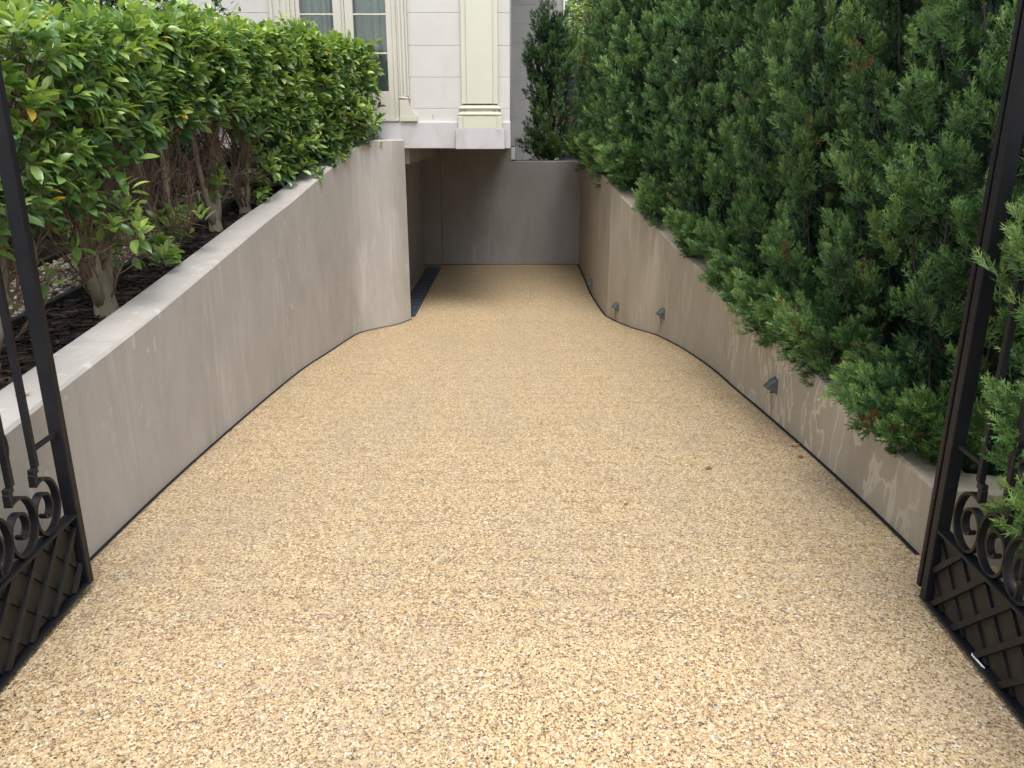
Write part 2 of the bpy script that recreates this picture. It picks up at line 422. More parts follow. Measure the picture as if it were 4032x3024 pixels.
# gravel path between two timber edges
def edge1(y): return np.interp(y, [2, 4.05, 4.9, 5.32, 6.9, 9.4], [-2.66, -2.61, -2.57, -2.51, -2.40, -2.28])
def edge2(y): return edge1(y) - .56
ys = np.arange(1.5, 9.41, .1); V = []; F = []
for y in ys: V += [(float(edge2(y)), y, float(soilL(edge2(y), y)) + .018), (float(edge1(y)), y, float(soilL(edge1(y), y)) + .018)]
for i in range(len(ys) - 1): F.append((2 * i, 2 * i + 1, 2 * i + 3, 2 * i + 2))
struct(obj('gravel_path', V, F, M['path_base']))
for fn, lab in ((edge1, 'dark timber edging board between bark mulch and pebble path'), (edge2, 'dark timber edging board between pebble path and feathery shrubs')):
    o = empty('garden_edging', (float(fn(5)), 5, float(soilL(fn(5), 5))), lab, 'edging', 'timber garden edging')
    for a in np.arange(1.6, 9.2, 1.25):
        y0, y1 = a, min(a + 1.244, 9.4)
        mb = MB(); x0, x1 = float(fn(y0)), float(fn(y1)); z0, z1 = float(soilL(x0, y0)), float(soilL(x1, y1))
        V = []
        for x, y, z in ((x0, y0, z0), (x1, y1, z1)):
            V += [(x - .02, y, z - .05), (x + .02, y, z - .05), (x + .018, y, z + .055), (x - .018, y, z + .055)]
        mb.add(V, [(0, 1, 2, 3), (4, 7, 6, 5), (0, 4, 5, 1), (1, 5, 6, 2), (2, 6, 7, 3), (3, 7, 4, 0)])
        mb.build('board', M['timber'], o)
# pebbles and chips (nobody could count them)
ICO = None
def ico():
    t = (1 + 5 ** .5) / 2
    v = np.array([(-1, t, 0), (1, t, 0), (-1, -t, 0), (1, -t, 0), (0, -1, t), (0, 1, t), (0, -1, -t), (0, 1, -t), (t, 0, -1), (t, 0, 1), (-t, 0, -1), (-t, 0, 1)], float)
    v /= np.linalg.norm(v[0])
    f = np.array([(0, 11, 5), (0, 5, 1), (0, 1, 7), (0, 7, 10), (0, 10, 11), (1, 5, 9), (5, 11, 4), (11, 10, 2), (10, 7, 6), (7, 1, 8), (3, 9, 4), (3, 4, 2), (3, 2, 6), (3, 6, 8), (3, 8, 9), (4, 9, 5), (2, 4, 11), (6, 2, 10), (8, 6, 7), (9, 8, 1)])
    return v, f
def scatter(bv, bf, pos, scl, rotz, tilt, col):
    n = len(pos); c, s = np.cos(rotz), np.sin(rotz)
    v = bv[None] * scl[:, None, :]
    ct, st = np.cos(tilt)[:, None], np.sin(tilt)[:, None]
    y = v[:, :, 1] * ct - v[:, :, 2] * st; z = v[:, :, 1] * st + v[:, :, 2] * ct; x = v[:, :, 0]
    X = x * c[:, None] - y * s[:, None]; Y = x * s[:, None] + y * c[:, None]
    Vv = np.stack([X, Y, z], 2) + pos[:, None, :]
    T = (bf[None] + (np.arange(n) * len(bv))[:, None, None]).reshape(-1, 3)
    return Vv.reshape(-1, 3), T, np.repeat(col, len(bv), 0)
n = 3800; y = 2.6 + 6.6 * RNG.random(n) ** 1.2; t = RNG.random(n)
x = edge2(y) + .03 + t * .50; bv, bf = ico()
r = .009 + .011 * RNG.random(n)
pc = np.array([(.36, .32, .25), (.26, .21, .15), (.44, .40, .33), (.16, .12, .085), (.30, .23, .14), (.10, .09, .08)])[RNG.integers(0, 6, n)] * (.75 + .4 * RNG.random((n, 1)))
Vv, T, cc = scatter(bv, bf, np.stack([x, y, soilL(x, y) + .022 + .006 * RNG.random(n)], 1), np.stack([r * 1.25, r, r * .65], 1), RNG.random(n) * 6.3, RNG.normal(0, .25, n), pc)
stuff(obj_tri('pebbles', Vv, T, cc, M['pebble']))['label'] = 'pale river pebbles filling the narrow garden path'
bpy.data.objects['pebbles']['category'] = 'pebbles'
n = 9000; y = 2.3 + 6.9 * RNG.random(n) ** 1.3
xo = np.interp(y, LWo[:, 1], LWo[:, 0]); x = xo - .01 + (edge1(y) + .02 - xo) * RNG.random(n)
cv = np.array([(-1, -.5, 0), (1, -.6, .0), (.9, .5, .05), (-.95, .55, .0), (0, 0, .25)], float); cf = np.array([(0, 1, 4), (1, 2, 4), (2, 3, 4), (3, 0, 4)])
r = .010 + .022 * RNG.random(n) ** 2
cc = np.array([(.030, .022, .018), (.05, .034, .026), (.018, .014, .013), (.085, .055, .038), (.035, .03, .03)])[RNG.integers(0, 5, n)] * (.7 + .6 * RNG.random((n, 1)))
Vv, T, cc = scatter(cv, cf, np.stack([x, y, soilL(x, y) + .006 + .012 * RNG.random(n)], 1), np.stack([r * 1.3, r * .6, r * .9], 1), RNG.random(n) * 6.3, RNG.normal(0, .5, n), cc)
stuff(obj_tri('bark_mulch', Vv, T, cc, M['chips']))['label'] = 'dark chopped bark mulch between wall and edging'
bpy.data.objects['bark_mulch']['category'] = 'mulch'

# ------------------------------------------------------------------ retaining walls
def wall_mesh(P, Po, zb=-.62, ch=.012, ends=True):
    V = []; F = []; n = len(P)
    T = np.gradient(P[:, :2], axis=0)
    for a, b in zip(P, Po):
        d = (b[:2] - a[:2]); d /= np.linalg.norm(d)
        V += [(a[0], a[1], zb), (a[0], a[1], a[2] - ch), (a[0] + d[0] * ch, a[1] + d[1] * ch, a[2]),
              (b[0] - d[0] * ch, b[1] - d[1] * ch, a[2]), (b[0], b[1], a[2] - ch), (b[0], b[1], zb)]
    for i in range(n - 1):
        for k in range(5): F.append((6 * i + k, 6 * i + k + 1, 6 * i + 6 + k + 1, 6 * i + 6 + k))
    F.append(tuple(range(6))[::-1]); F.append(tuple(6 * (n - 1) + k for k in range(6)))
    return V, F
V, F = wall_mesh(LW, LWo)
o = fixn(obj('retaining_wall', V, F, M['wall_left']))
tag(o, 'pale grey rendered retaining wall with sloping top below the glossy-leaved hedge', 'wall', 'rendered driveway walls')
# right wall with its return at the gate
ret = np.array([(1.757, 3.05, .288), (2.05, 2.93, .30), (2.9, 2.62, .33), (4.2, 2.2, .36)])
V, F = wall_mesh(RW, RWo)
o = fixn(obj('retaining_wall', V, F, M['wall_right'])); RWALL = o
tag(o, 'brown stained rendered retaining wall below the conifer row with four wall lights', 'wall', 'rendered driveway walls')
V, F = wall_mesh(resample(ret), offset(resample(ret), -.2))
o = fixn(obj('return', V, F, M['wall_right'], RWALL))
# end wall: lower part in the open, higher part under the house
mb = MB()
mb.add([(-1.185, 13.68, -.62), (-.02, 13.68, -.62), (1.35, 13.68, -.62), (1.35, 13.68, 1.228), (1.35, 13.69, 1.24), (-.02, 13.69, 1.24), (-.02, 13.68, 1.228), (-.02, 13.68, 1.518), (-1.185, 13.68, 1.518),
        (-1.185, 13.9, -.62), (-.02, 13.9, -.62), (1.35, 13.9, -.62), (1.35, 13.9, 1.24), (-.02, 13.9, 1.24), (-.02, 13.9, 1.518), (-1.185, 13.9, 1.518)],
       [(0, 1, 6, 7, 8), (1, 2, 3, 6), (6, 3, 4, 5), (5, 4, 12, 13), (9, 15, 14, 13, 10), (10, 13, 12, 11), (0, 8, 15, 9), (2, 11, 12, 4, 3), (7, 14, 15, 8), (6, 5, 13, 14, 7)])
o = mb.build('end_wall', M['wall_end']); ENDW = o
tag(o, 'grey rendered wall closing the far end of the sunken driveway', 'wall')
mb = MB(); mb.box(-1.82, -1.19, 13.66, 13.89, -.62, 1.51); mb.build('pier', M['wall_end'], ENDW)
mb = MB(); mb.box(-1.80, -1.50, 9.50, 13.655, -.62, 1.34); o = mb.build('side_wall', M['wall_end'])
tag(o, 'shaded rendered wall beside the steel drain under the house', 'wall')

# ------------------------------------------------------------------ house
house = empty('house', (-1.3, 9.5, 1.5), 'pale stone house with cream pilaster and French doors over the sunken driveway', 'house')
YF = 9.5; CH = .3285; Z1 = 1.953
mb = MB(); mb.box(-9.2, -.024, YF + .012, YF + .2, 1.79, 1.815 + 0)
def wallbox(m, x0, x1, z0, z1, y0=YF, y1=YF + .22): m.box(x0, x1, y0, y1, z0, z1)
# backing wall with the door opening left free
mb = MB()
DX0, DX1, DZ1 = -2.42, -1.272, 4.25
wallbox(mb, -9.2, DX0, 1.79, 5.2, YF + .010, YF + .2); wallbox(mb, DX1, -.026, 1.79, 5.2, YF + .010, YF + .2)
wallbox(mb, DX0, DX1, DZ1, 5.2, YF + .010, YF + .2)
hw = mb.build('wall', M['joint'], house)
def block(x0, x1, z0, z1, y=YF, par=hw):
    m = MB(); m.cbox(x0, x1, y, y + .0095, z0, z1, .003); return m.build('stone_block', M['stone'], par)
g = .0011
zc = [1.813] + [Z1 + CH * i for i in range(0, 11)]
for a, b in zip(zc[:-1], zc[1:]):
    if a < DZ1 - .05:
        block(-1.258, -.024, a + g, b - g)
        block(-9.2, -2.63, a + g, b - g)
    else: block(-9.2, -.024, a + g, b - g)
# side of the house and the wall behind the conifer
mb = MB(); mb.box(-.2, -.024, YF + .205, 16.1, 1.53, 5.2); mb.build('flank_wall', M['stone'], house)
mb = MB(); mb.box(-.02, .93, 16.11, 16.3, 1.0, 5.2); bw = mb.build('wing_wall', M['joint'], house)
zb = [1.15] + [1.640 + CH * i for i in range(-1, 12)]
for a, b in zip(zb[:-1], zb[1:]): block(-.018, .93, a + g, b - g, 16.1, bw)
# plinth, pedestal, pilaster
mb = MB(); mb.cbox(-9.2, -.016, YF - .028, YF + .22, 1.521, 1.806, .006); mb.build('plinth', M['plinth'], house)
mb = MB(); mb.box(-9.2, -.018, YF - .022, YF + .2, 1.8065, 1.8145); mb.build('plinth_ledge_highlight', M['white_pipe'], house)  # ledge strip painted white for the light its top edge catches
mb = MB(); mb.cbox(-.636, -.082, YF - .115, YF - .0285, 1.515, 1.736, .005); mb.build('pedestal', M['plinth'], house)
pl = None
mb = MB(); mb.cbox(-.562, -.158, YF - .050, YF - .001, 2.0, 5.15, .003); pl = mb.build('pilaster', M['cream'], house)
mb = MB(); mb.cbox(-.504, -.216, YF - .078, YF - .0505, 2.0, 5.15, .003); mb.build('shaft', M['cream'], pl)
mb = MB(); mb.cbox(-.604, -.112, YF - .095, YF - .029, 1.7365, 1.868, .003); mb.build('base', M['cream'], pl)
mb = MB(); mb.cbox(-.548, -.170, YF - .112, YF - .0955, 1.7365, 1.868, .003); mb.build('base', M['cream'], pl)
def torus_mould(x0, x1, yb, prof, name):
    """moulding swept round three sides of a rectangular shaft; prof = [(out, z)]"""
    m = MB(); V = []; F = []
    for (d, z) in prof: V += [(x0 - d, YF - .001, z), (x0 - d, yb - d, z), (x1 + d, yb - d, z), (x1 + d, YF - .001, z)]
    k = len(prof)
    for i in range(k - 1):
        for j in range(3): F.append((4 * i + j, 4 * i + j + 1, 4 * i + 5 + j, 4 * i + 4 + j))
    F.append((0, 1, 2, 3)); F.append((4 * k - 4, 4 * k - 1, 4 * k - 2, 4 * k - 3))
    m.add(V, F); return m.build(name, M['cream'], pl)
def half_round(d, r, zc, n=8): return [(d + r * math.cos(a), zc + r * math.sin(a)) for a in np.linspace(-math.pi / 2, math.pi / 2, n)]
prof = [(.0, 1.869)] + half_round(.022, .019, 1.889) + [(.014, 1.911), (.008, 1.922), (.007, 1.932), (.012, 1.940)] + half_round(.018, .012, 1.954) + [(.006, 1.969), (.006, 1.983), (.0, 1.985)]
torus_mould(-.562, -.158, YF - .050, prof, 'moulding')
prof2 = [(d, z) for d, z in prof]
torus_mould(-.504, -.216, YF - .078, prof2, 'moulding')
# far pilaster strip further along the facade
mb = MB(); mb.cbox(-3.95, -3.70, YF - .05, YF - .001, 1.82, 5.15, .004); mb.build('pilaster', M['plinth'], house)
mb = MB(); mb.cbox(-6.05, -5.55, YF - .05, YF - .001, 1.82, 5.15, .004); mb.build('pilaster', M['plinth'], house)
mb = MB(); mb.box(-.897, -.893, YF - .004, YF + .004, 1.835, 1.885); mb.build('slot', M['black_plastic'], house)
# slab over the driveway, beam and roof
mb = MB(); mb.box(-1.80, -.030, YF - .02, 16.05, 1.5225, 1.60); mb.build('slab', M['slab'], house)
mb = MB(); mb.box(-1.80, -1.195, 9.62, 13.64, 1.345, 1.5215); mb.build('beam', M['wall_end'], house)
mb = MB(); mb.box(-9.4, 1.0, YF - .1, 16.4, 5.22, 5.4); mb.build('roof', M['slab'], house)
# architrave (moulded strips) both sides of the door
def architrave(xi, sgn, w):
    """xi = edge next to the wall, strips step in towards the door"""
    m = MB(); steps = [(0, .16, .060), (.16, .26, .040), (.26, .52, .048), (.52, .62, .034), (.62, .84, .040), (.84, 1.0, .026)]
    for a, b, d in steps:
        xa, xb = xi + sgn * a * w, xi + sgn * b * w
        m.cbox(min(xa, xb), max(xa, xb), YF - d, YF + .05, 2.081 if sgn < 0 else 1.815, 4.35, .003)
    return m.build('architrave', M['frame'], house)
architrave(-1.146, -1, .118)
architrave(-2.632, 1, .215)
# scrolled block under the right architrave
ar = MB()
n = 14; zz = np.linspace(1.872, 2.045, n); prof_x = [-1.158 + .085 * (1 - (z - 1.872) / .173) ** 2.2 for z in zz]
V = []; F = []
for z, xr in zip(zz, prof_x):
    V += [(-1.258, YF - .05, z), (xr, YF - .05, z), (xr, YF - .0005, z), (-1.258, YF - .0005, z)]
for i in range(n - 1):
    for k in range(4): F.append((4 * i + k, 4 * i + (k + 1) % 4, 4 * i + 4 + (k + 1) % 4, 4 * i + 4 + k))
F += [(0, 1, 2, 3), (4 * n - 4, 4 * n - 1, 4 * n - 2, 4 * n - 3)]
ar.add(V, F); ab = ar.build('architrave_block', M['frame'], house)
mb = MB(); mb.cbox(-1.260, -1.064, YF - .058, YF - .0005, 1.815, 1.8715, .003); mb.build('block_foot', M['frame'], ab)
mb = MB(); mb.tube([(-1.262, YF - .035, 2.063), (-1.140, YF - .035, 2.063)], .0175, 12); mb.build('bullnose', M['frame'], ab, True)
# French door
fd = MB(); FY = YF + .03
fd.box(-2.418, -2.372, FY - .02, FY + .08, 1.817, 4.2); fd.box(-1.318, -1.2725, FY - .02, FY + .08, 1.817, 4.2); fd.box(-2.3715, -1.3185, FY - .02, FY + .08, 4.1, 4.2)
fdo = fd.build('door_frame', M['frame'], house)
mb = MB(); mb.cbox(-2.416, -1.274, YF - .045, FY + .1, 1.8155, 1.834, .003); mb.build('sill', M['frame'], fdo)
curt_x = []
def leaf(x0, x1, p0, p1):
    m = MB(); y0, y1 = FY, FY + .045
    m.cbox(x0, p0, y0, y1, 1.836, 4.09, .003); m.cbox(p1, x1, y0, y1, 1.836, 4.09, .003)
    m.cbox(p0 + .0005, p1 - .0005, y0 + .001, y1 - .001, 1.836, 2.135, .003); m.cbox(p0 + .0005, p1 - .0005, y0 + .001, y1 - .001, 3.98, 4.09, .003)
    d = m.build('door_leaf', M['frame'], house)
    zs = [2.135, 2.532, 2.928, 3.325, 3.72, 3.98]
    for a, b in zip(zs[:-1], zs[1:]):
        q = MB(); q.box(p0 + .0005, p1 - .0005, y0 + .018, y0 + .024, a + .009, b - .009); q.build('pane', M['glass'], d)
    for z in zs[1:-1]:
        q = MB(); q.cbox(p0 + .0005, p1 - .0005, y0 + .004, y0 + .036, z - .009, z + .009, .003); q.build('glazing_bar', M['frame'], d)
leaf(-2.370, -1.872, -2.325, -1.962)
leaf(-1.835, -1.320, -1.744, -1.385)
mb = MB(); mb.cbox(-1.869, -1.838, FY - .012, FY + .03, 1.836, 4.09, .004); mb.cbox(-1.861, -1.846, FY - .02, FY - .0125, 1.836, 4.09, .003); mb.build('meeting_bead', M['frame'], fdo)
mb = MB(); mb.add([(-2.7, YF + 1.5, 1.7), (-1.0, YF + 1.5, 1.7), (-1.0, YF + 1.5, 4.5), (-2.7, YF + 1.5, 4.5), (-2.7, YF + .22, 1.7), (-1.0, YF + .22, 1.7), (-1.0, YF + .22, 4.5), (-2.7, YF + .22, 4.5)],
                  [(0, 1, 2, 3), (0, 3, 7, 4), (1, 5, 6, 2), (0, 4, 5, 1), (3, 2, 6, 7)]); mb.build('room', M['interior'], house)
def curtain(x0, x1, lab, ph):
    V = []; F = []; n = 60; rows = 8
    for j in range(rows):
        z = 1.87 + (4.15 - 1.87) * j / (rows - 1)
        for i in range(n):
            t = i / (n - 1); x = x0 + (x1 - x0) * t
            y = YF + .17 + .022 * math.sin(t * 34 + ph) + .012 * math.sin(t * 61 + 1 + ph) + .004 * math.sin(z * 3 + t * 9)
            V.append((x, y, z))
    m = len(V)
    V += [(x, y + .004, z) for x, y, z in V]
    for j in range(rows - 1):
        for i in range(n - 1):
            q = (j * n + i, j * n + i + 1, (j + 1) * n + i + 1, (j + 1) * n + i); F.append(q); F.append(tuple(m + k for k in q[::-1]))
    o = obj('curtain', V, F, M['curtain'], None, True); tag(o, lab, 'curtain', 'curtains behind the French doors')
curtain(-2.35, -2.02, 'grey green curtain drawn back behind the door leaf beside the hedge', 0.3)
curtain(-1.745, -1.34, 'grey green curtain behind the door leaf next to the architrave block', 1.9)
# white downpipe at the wing wall corner
dp = empty('downpipe', (.955, 16.08, 1.18), 'thin white downpipe at the corner of the rear wing behind the small conifer', 'pipe')
mb = MB(); mb.tube([(.955, 16.06, 1.18), (.955, 16.06, 5.15)], .017, 10); mb.build('pipe', M['white_pipe'], dp, True)
for z in (2.2, 4.2):
    mb = MB(); mb.cbox(.91, 1.0, 16.05, 16.10, z, z + .03, .003); mb.build('bracket', M['white_pipe'], dp)

# ------------------------------------------------------------------ driveway fittings
# drain grate
dg = empty('drain_grate', (-1.31, 11.5, float(G(11.5))), 'long blue grey steel drain grate along the shaded side wall', 'drain')
zg = float(G(11.5))
mb = MB(); mb.box(-1.435, -1.195, 9.62, 13.30, zg + .002, zg + .006); mb.build('channel_shade', M['dark_gap'], dg)  # flat dark sheet painted as the shaded hollow below the grate
for i in range(8):
    y0 = 9.63 + i * .4575; y1 = y0 + .450
    m = MB()
    for k in range(8):
        x = -1.42 + k * .0295; m.box(x, x + .011, y0, y1, zg + .0065, zg + .020)
    m.box(-1.4225, -1.2005, y0, y0 + .02, zg + .0215, zg + .026); m.box(-1.4225, -1.2005, y1 - .02, y1, zg + .0215, zg + .026)
    m.box(-1.4225, -1.2005, (y0 + y1) / 2 - .008, (y0 + y1) / 2 + .008, zg + .0215, zg + .024)
    m.build('grate_panel', M['galv'], dg)
# wedge wall lights
def wall_light(y, z, lab, sc=.78):
    i = int(np.argmin(abs(RW[:, 1] - y))); p = RW[i]; t = RW[min(i + 1, len(RW) - 1)][:2] - RW[i - 1][:2]; t /= np.linalg.norm(t)
    nrm = np.array([t[1], -t[0]])                      # towards the drive
    if nrm[0] > 0: nrm = -nrm
    root = empty('wall_light', (p[0], p[1], z), lab, 'wall light', 'wedge lights on the brown wall')
    def w(a, n, h): return (p[0] + t[0] * a * sc + nrm[0] * n * sc, p[1] + t[1] * a * sc + nrm[1] * n * sc, z + h * sc)
    m = MB()
    # back plate outline -> hood
    V = [w(-.045, .003, .065), w(.045, .003, .065), w(.055, .003, -.065), w(-.055, .003, -.065),
         w(-.030, .040, .058), w(.030, .040, .058), w(.045, .100, -.012), w(-.045, .100, -.012)]
    m.add(V, [(0, 1, 5, 4), (4, 5, 6, 7), (0, 4, 7, 3), (1, 2, 6, 5), (3, 7, 6, 2), (0, 3, 2, 1)])
    m.build('hood', M['zinc'], root)
    m = MB(); V = [w(-.058, .0005, .072), w(.058, .0005, .072), w(.062, .0005, -.07), w(-.062, .0005, -.07), w(-.058, .0028, .072), w(.058, .0028, .072), w(.062, .0028, -.07), w(-.062, .0028, -.07)]
    m.add(V, [(0, 3, 2, 1), (4, 5, 6, 7), (0, 1, 5, 4), (1, 2, 6, 5), (2, 3, 7, 6), (3, 0, 4, 7)]); m.build('back_plate', M['zinc'], root)
    m = MB(); m.tube([w(.0, .03, -.052), w(.0, .03, -.068)], .011 * sc, 8); m.build('screw', M['rubber'], root)
wall_light(5.2, .055, 'grey zinc wedge wall light among the pale streaky patches of the brown wall')
wall_light(8.38, -.147, 'grey zinc wedge wall light just where the brown wall starts to curve')
wall_light(9.38, -.285, 'grey zinc wedge wall light at the inner bend of the brown wall', .72)
wall_light(11.05, -.305, 'grey zinc wedge wall light on the straight stretch near the end wall', .72)
# white sensor box on the end wall
sb = empty('sensor_box', (.02, 13.75, 1.24), 'small white box with black aerial at the house corner on the end wall', 'sensor')
m = MB(); m.cbox(-.012, .048, 13.71, 13.78, 1.262, 1.462, .006); m.build('casing', M['white_box'], sb)
m = MB(); m.cbox(-.016, .052, 13.705, 13.785, 1.240, 1.2618, .003); m.build('foot', M['black_plastic'], sb)
m = MB(); m.cbox(-.010, .030, 13.715, 13.775, 1.4623, 1.478, .003); m.tube([(.03, 13.745, 1.472), (.062, 13.745, 1.474), (.064, 13.745, 1.58)], .006, 6); m.build('aerial', M['black_plastic'], sb)
# irrigation riser in the mulch
ir = empty('irrigation_riser', (-2.40, 4.51, float(soilL(-2.4, 4.51))), 'black irrigation riser with blue cap standing in the mulch', 'sprinkler')
zb = float(soilL(-2.4, 4.51))
m = MB(); m.tube([(-2.40, 4.51, zb - .02), (-2.402, 4.512, zb + .13)], .013, 10); m.tube([(-2.402, 4.512, zb + .125), (-2.402, 4.512, zb + .165)], .019, 10); m.build('stake', M['black_plastic'], ir, False)
m = MB(); m.tube([(-2.402, 4.512, zb + .1655), (-2.402, 4.512, zb + .178)], .013, 10); m.build('cap', M['blue_plastic'], ir)

# ------------------------------------------------------------------ gates
def gate(p0, e, nrm, lab, rebate, hand=1):
    e = np.array(e, float); e /= np.linalg.norm(e); nrm = np.array(nrm, float); nrm = nrm - e * nrm.dot(e); nrm /= np.linalg.norm(nrm)
    root = empty('gate', (p0[0], p0[1], 0), lab, 'gate', 'wrought iron driveway gates')
    def fr(u, n, z): return (p0[0] + e[0] * u + nrm[0] * n, p0[1] + e[1] * u + nrm[1] * n, z)
    Wd, Ht, ZM = 1.72, 2.25, .320
    def part(name, *boxes, mat='iron', c=.003):
        m = MB()
        for b in boxes: m.cbox(*b, c, fr)
        return m.build(name, M[mat], root)
    part('stile', (0, .038, -.025, .025, .012, Ht))
    part('stile', (Wd - .04, Wd, -.025, .025, .012, Ht))
    if rebate:
        part('cover_strip', (-.045, -.002, -.030, -.018, .03, Ht - .02)); part('cover_strip', (-.070, -.0455, -.034, .008, .03, Ht - .02))
        part('seal', (-.0445, -.0005, -.0175, -.004, .035, Ht - .03), mat='rubber')
    part('rail', (.0385, Wd - .0405, -.024, .024, ZM - .012, ZM)); part('rail', (.0385, Wd - .0405, -.024, .024, .015, .027)); part('rail', (.0385, Wd - .0405, -.024, .024, Ht - .04, Ht))
    part('kick_panel', (.0385, Wd - .0405, -.012, -.008, .0275, ZM - .0125), mat='kick')
    # lattice
    z0, z1, u0, u1 = .029, ZM - .014, .042, Wd - .044
    def lat(c, s, n0, n1):
        pts = []
        for z in (z0, z1):
            u = c + s * (z - z0)
            pts.append((u, z))
        (ua, za), (ub, zb) = pts
        # clip in u
        def clip(u, z, u2, z2):
            if u < u0: z += (u0 - u) * (z2 - z) / (u2 - u); u = u0
            if u > u1: z += (u1 - u) * (z2 - z) / (u2 - u); u = u1
            return u, z
        if max(ua, ub) < u0 + .03 or min(ua, ub) > u1 - .03: return
        a = clip(ua, za, ub, zb); b = clip(ub, zb, ua, za)
        d = np.array([b[0] - a[0], b[1] - a[1]]); L = np.linalg.norm(d); d /= L; q = np.array([-d[1], d[0]]) * .0105
        if L < .04: return
        m = MB(); V = []
        for nn in (n0, n1):
            for pu, sg in ((a, 1), (b, 1), (b, -1), (a, -1)):
                V.append(fr(pu[0] + sg * q[0], nn, pu[1] + sg * q[1]))
        m.add(V, [(0, 1, 2, 3), (7, 6, 5, 4), (0, 4, 5, 1), (1, 5, 6, 2), (2, 6, 7, 3), (3, 7, 4, 0)])
        m.build('lattice_bar', M['iron'], root)
    for i in range(-2, 13):
        lat(.07 + .152 * i - (.0 if hand > 0 else -.055), hand, .0035, .0145); lat(.125 + .152 * i, -hand, -.0075, .003)
    # bars with the jog, and scrolls on the rail
    def ribbon(name, pts, hn, ht, coll=None):
        """flat bar swept in the leaf plane"""
        P = np.array(pts); T = np.gradient(P, axis=0); T /= np.linalg.norm(T, axis=1)[:, None]; Nn = np.stack([-T[:, 1], T[:, 0]], 1)
        m = MB(); V = []; F = []; k = len(P)
        for p, nn in zip(P, Nn):
            for a, b in ((1, 1), (1, -1), (-1, -1), (-1, 1)): V.append(fr(p[0] + nn[0] * ht * a, hn * b, p[1] + nn[1] * ht * a))
        for i in range(k - 1):
            for j in range(4): F.append((4 * i + j, 4 * i + (j + 1) % 4, 4 * i + 4 + (j + 1) % 4, 4 * i + 4 + j))
        F += [(0, 1, 2, 3), (4 * k - 1, 4 * k - 2, 4 * k - 3, 4 * k - 4)]
        m.add(V, F); return m.build(name, M['iron'], root)
    nb = 10
    for i in range(nb):
        ub = .203 + .158 * i
        if ub > Wd - .1: break
        m = MB()
        m.cbox(ub - .011, ub + .011, -.011, .011, .585, Ht - .0405, .002, fr)
        m.cbox(ub + .0115 - .012, ub + .034, -.0108, .0108, .565, .587, .002, fr)
        m.cbox(ub + .012, ub + .036, -.012, .012, .525, .568, .002, fr)
        m.build('bar', M['iron'], root)
        c = np.array([ub - .003, .428]); pts = []
        for a in np.linspace(math.radians(-22), math.radians(585), 64):
            t = (a - math.radians(-22)) / math.radians(607)
            r = .098 * (1 - t) ** .85 + .016
            r = min(r, .106)
            pts.append((c[0] - math.sin(a) * r * .93, c[1] + math.cos(a) * r))
        zs = min(p[1] for p in pts); pts = [(u, z + (ZM + .0055 - zs) * max(0, min(1, (.53 - z) / .2))) for u, z in pts]
        sc = ribbon('scroll', pts, .013, .0052)
        if i >= 1:
            # scroll higher up, turned away from the bar
            pts = []; c = np.array([ub + .072, .735])
            for a in np.linspace(math.radians(60), math.radians(560), 50):
                t = (a - math.radians(60)) / math.radians(500); r = .074 * (1 - t) + .014
                pts.append((c[0] - math.sin(a) * r, c[1] - math.cos(a) * r * 1.05))
            ribbon('scroll', pts, .012, .005)
            m = MB(); cc = fr(ub + .12, 0, .62)
            bvv, bff = ico(); m.add((bvv * .016 + np.array(cc)).tolist(), bff.tolist()); m.build('boss', M['iron'], root, True)
            ribbon('scroll', [(ub + .145 + .02 * math.sin(t * 3.1) - .03 * t, ZM + .006 + t * .25) for t in np.linspace(0, 1, 14)], .012, .005)
    m = MB(); m.cbox(.0385, .1915, -.008, .008, .640, .656, .002, fr); m.build('cross_bar', M['iron'], root)
    for i in range(nb - 1):
        ub = .203 + .158 * i
        if ub + .158 > Wd - .1: break
        if i > 2: m = MB(); m.cbox(ub + .0115, ub + .1465, -.008, .008, 1.640, 1.656, .002, fr); m.build('cross_bar', M['iron'], root)
    m = MB(); m.tube([fr(Wd + .03, 0, -.02), fr(Wd + .03, 0, Ht + .05)], .028, 10); m.build('hinge_post', M['iron'], root)
    for z in (.3, 1.9): m = MB(); m.cbox(Wd, Wd + .03, -.012, .012, z, z + .05, .002, fr); m.build('hinge', M['iron'], root)
    return root, fr
gate((-1.675, 2.763), (.0318, -.6115), (1, 0), 'black wrought iron gate leaf standing open beside the pale grey wall', False, -1)
rg, rfr = gate((1.572, 2.640), (-.0256, -.7002), (-1, 0), 'black wrought iron gate leaf with sealed meeting edge beside the conifers', True)
m = MB(); V = [rfr(.36, .013, .0275), rfr(.44, .010, .0275), rfr(.43, .016, .0275), rfr(.37, .019, .0275)]; V += [(a, b, c + .003) for a, b, c in V]
m.add(V, [(0, 3, 2, 1), (4, 5, 6, 7), (0, 1, 5, 4), (1, 2, 6, 5), (2, 3, 7, 6), (3, 0, 4, 7)]); m.build('paint_chip', M['white_pipe'], rg)

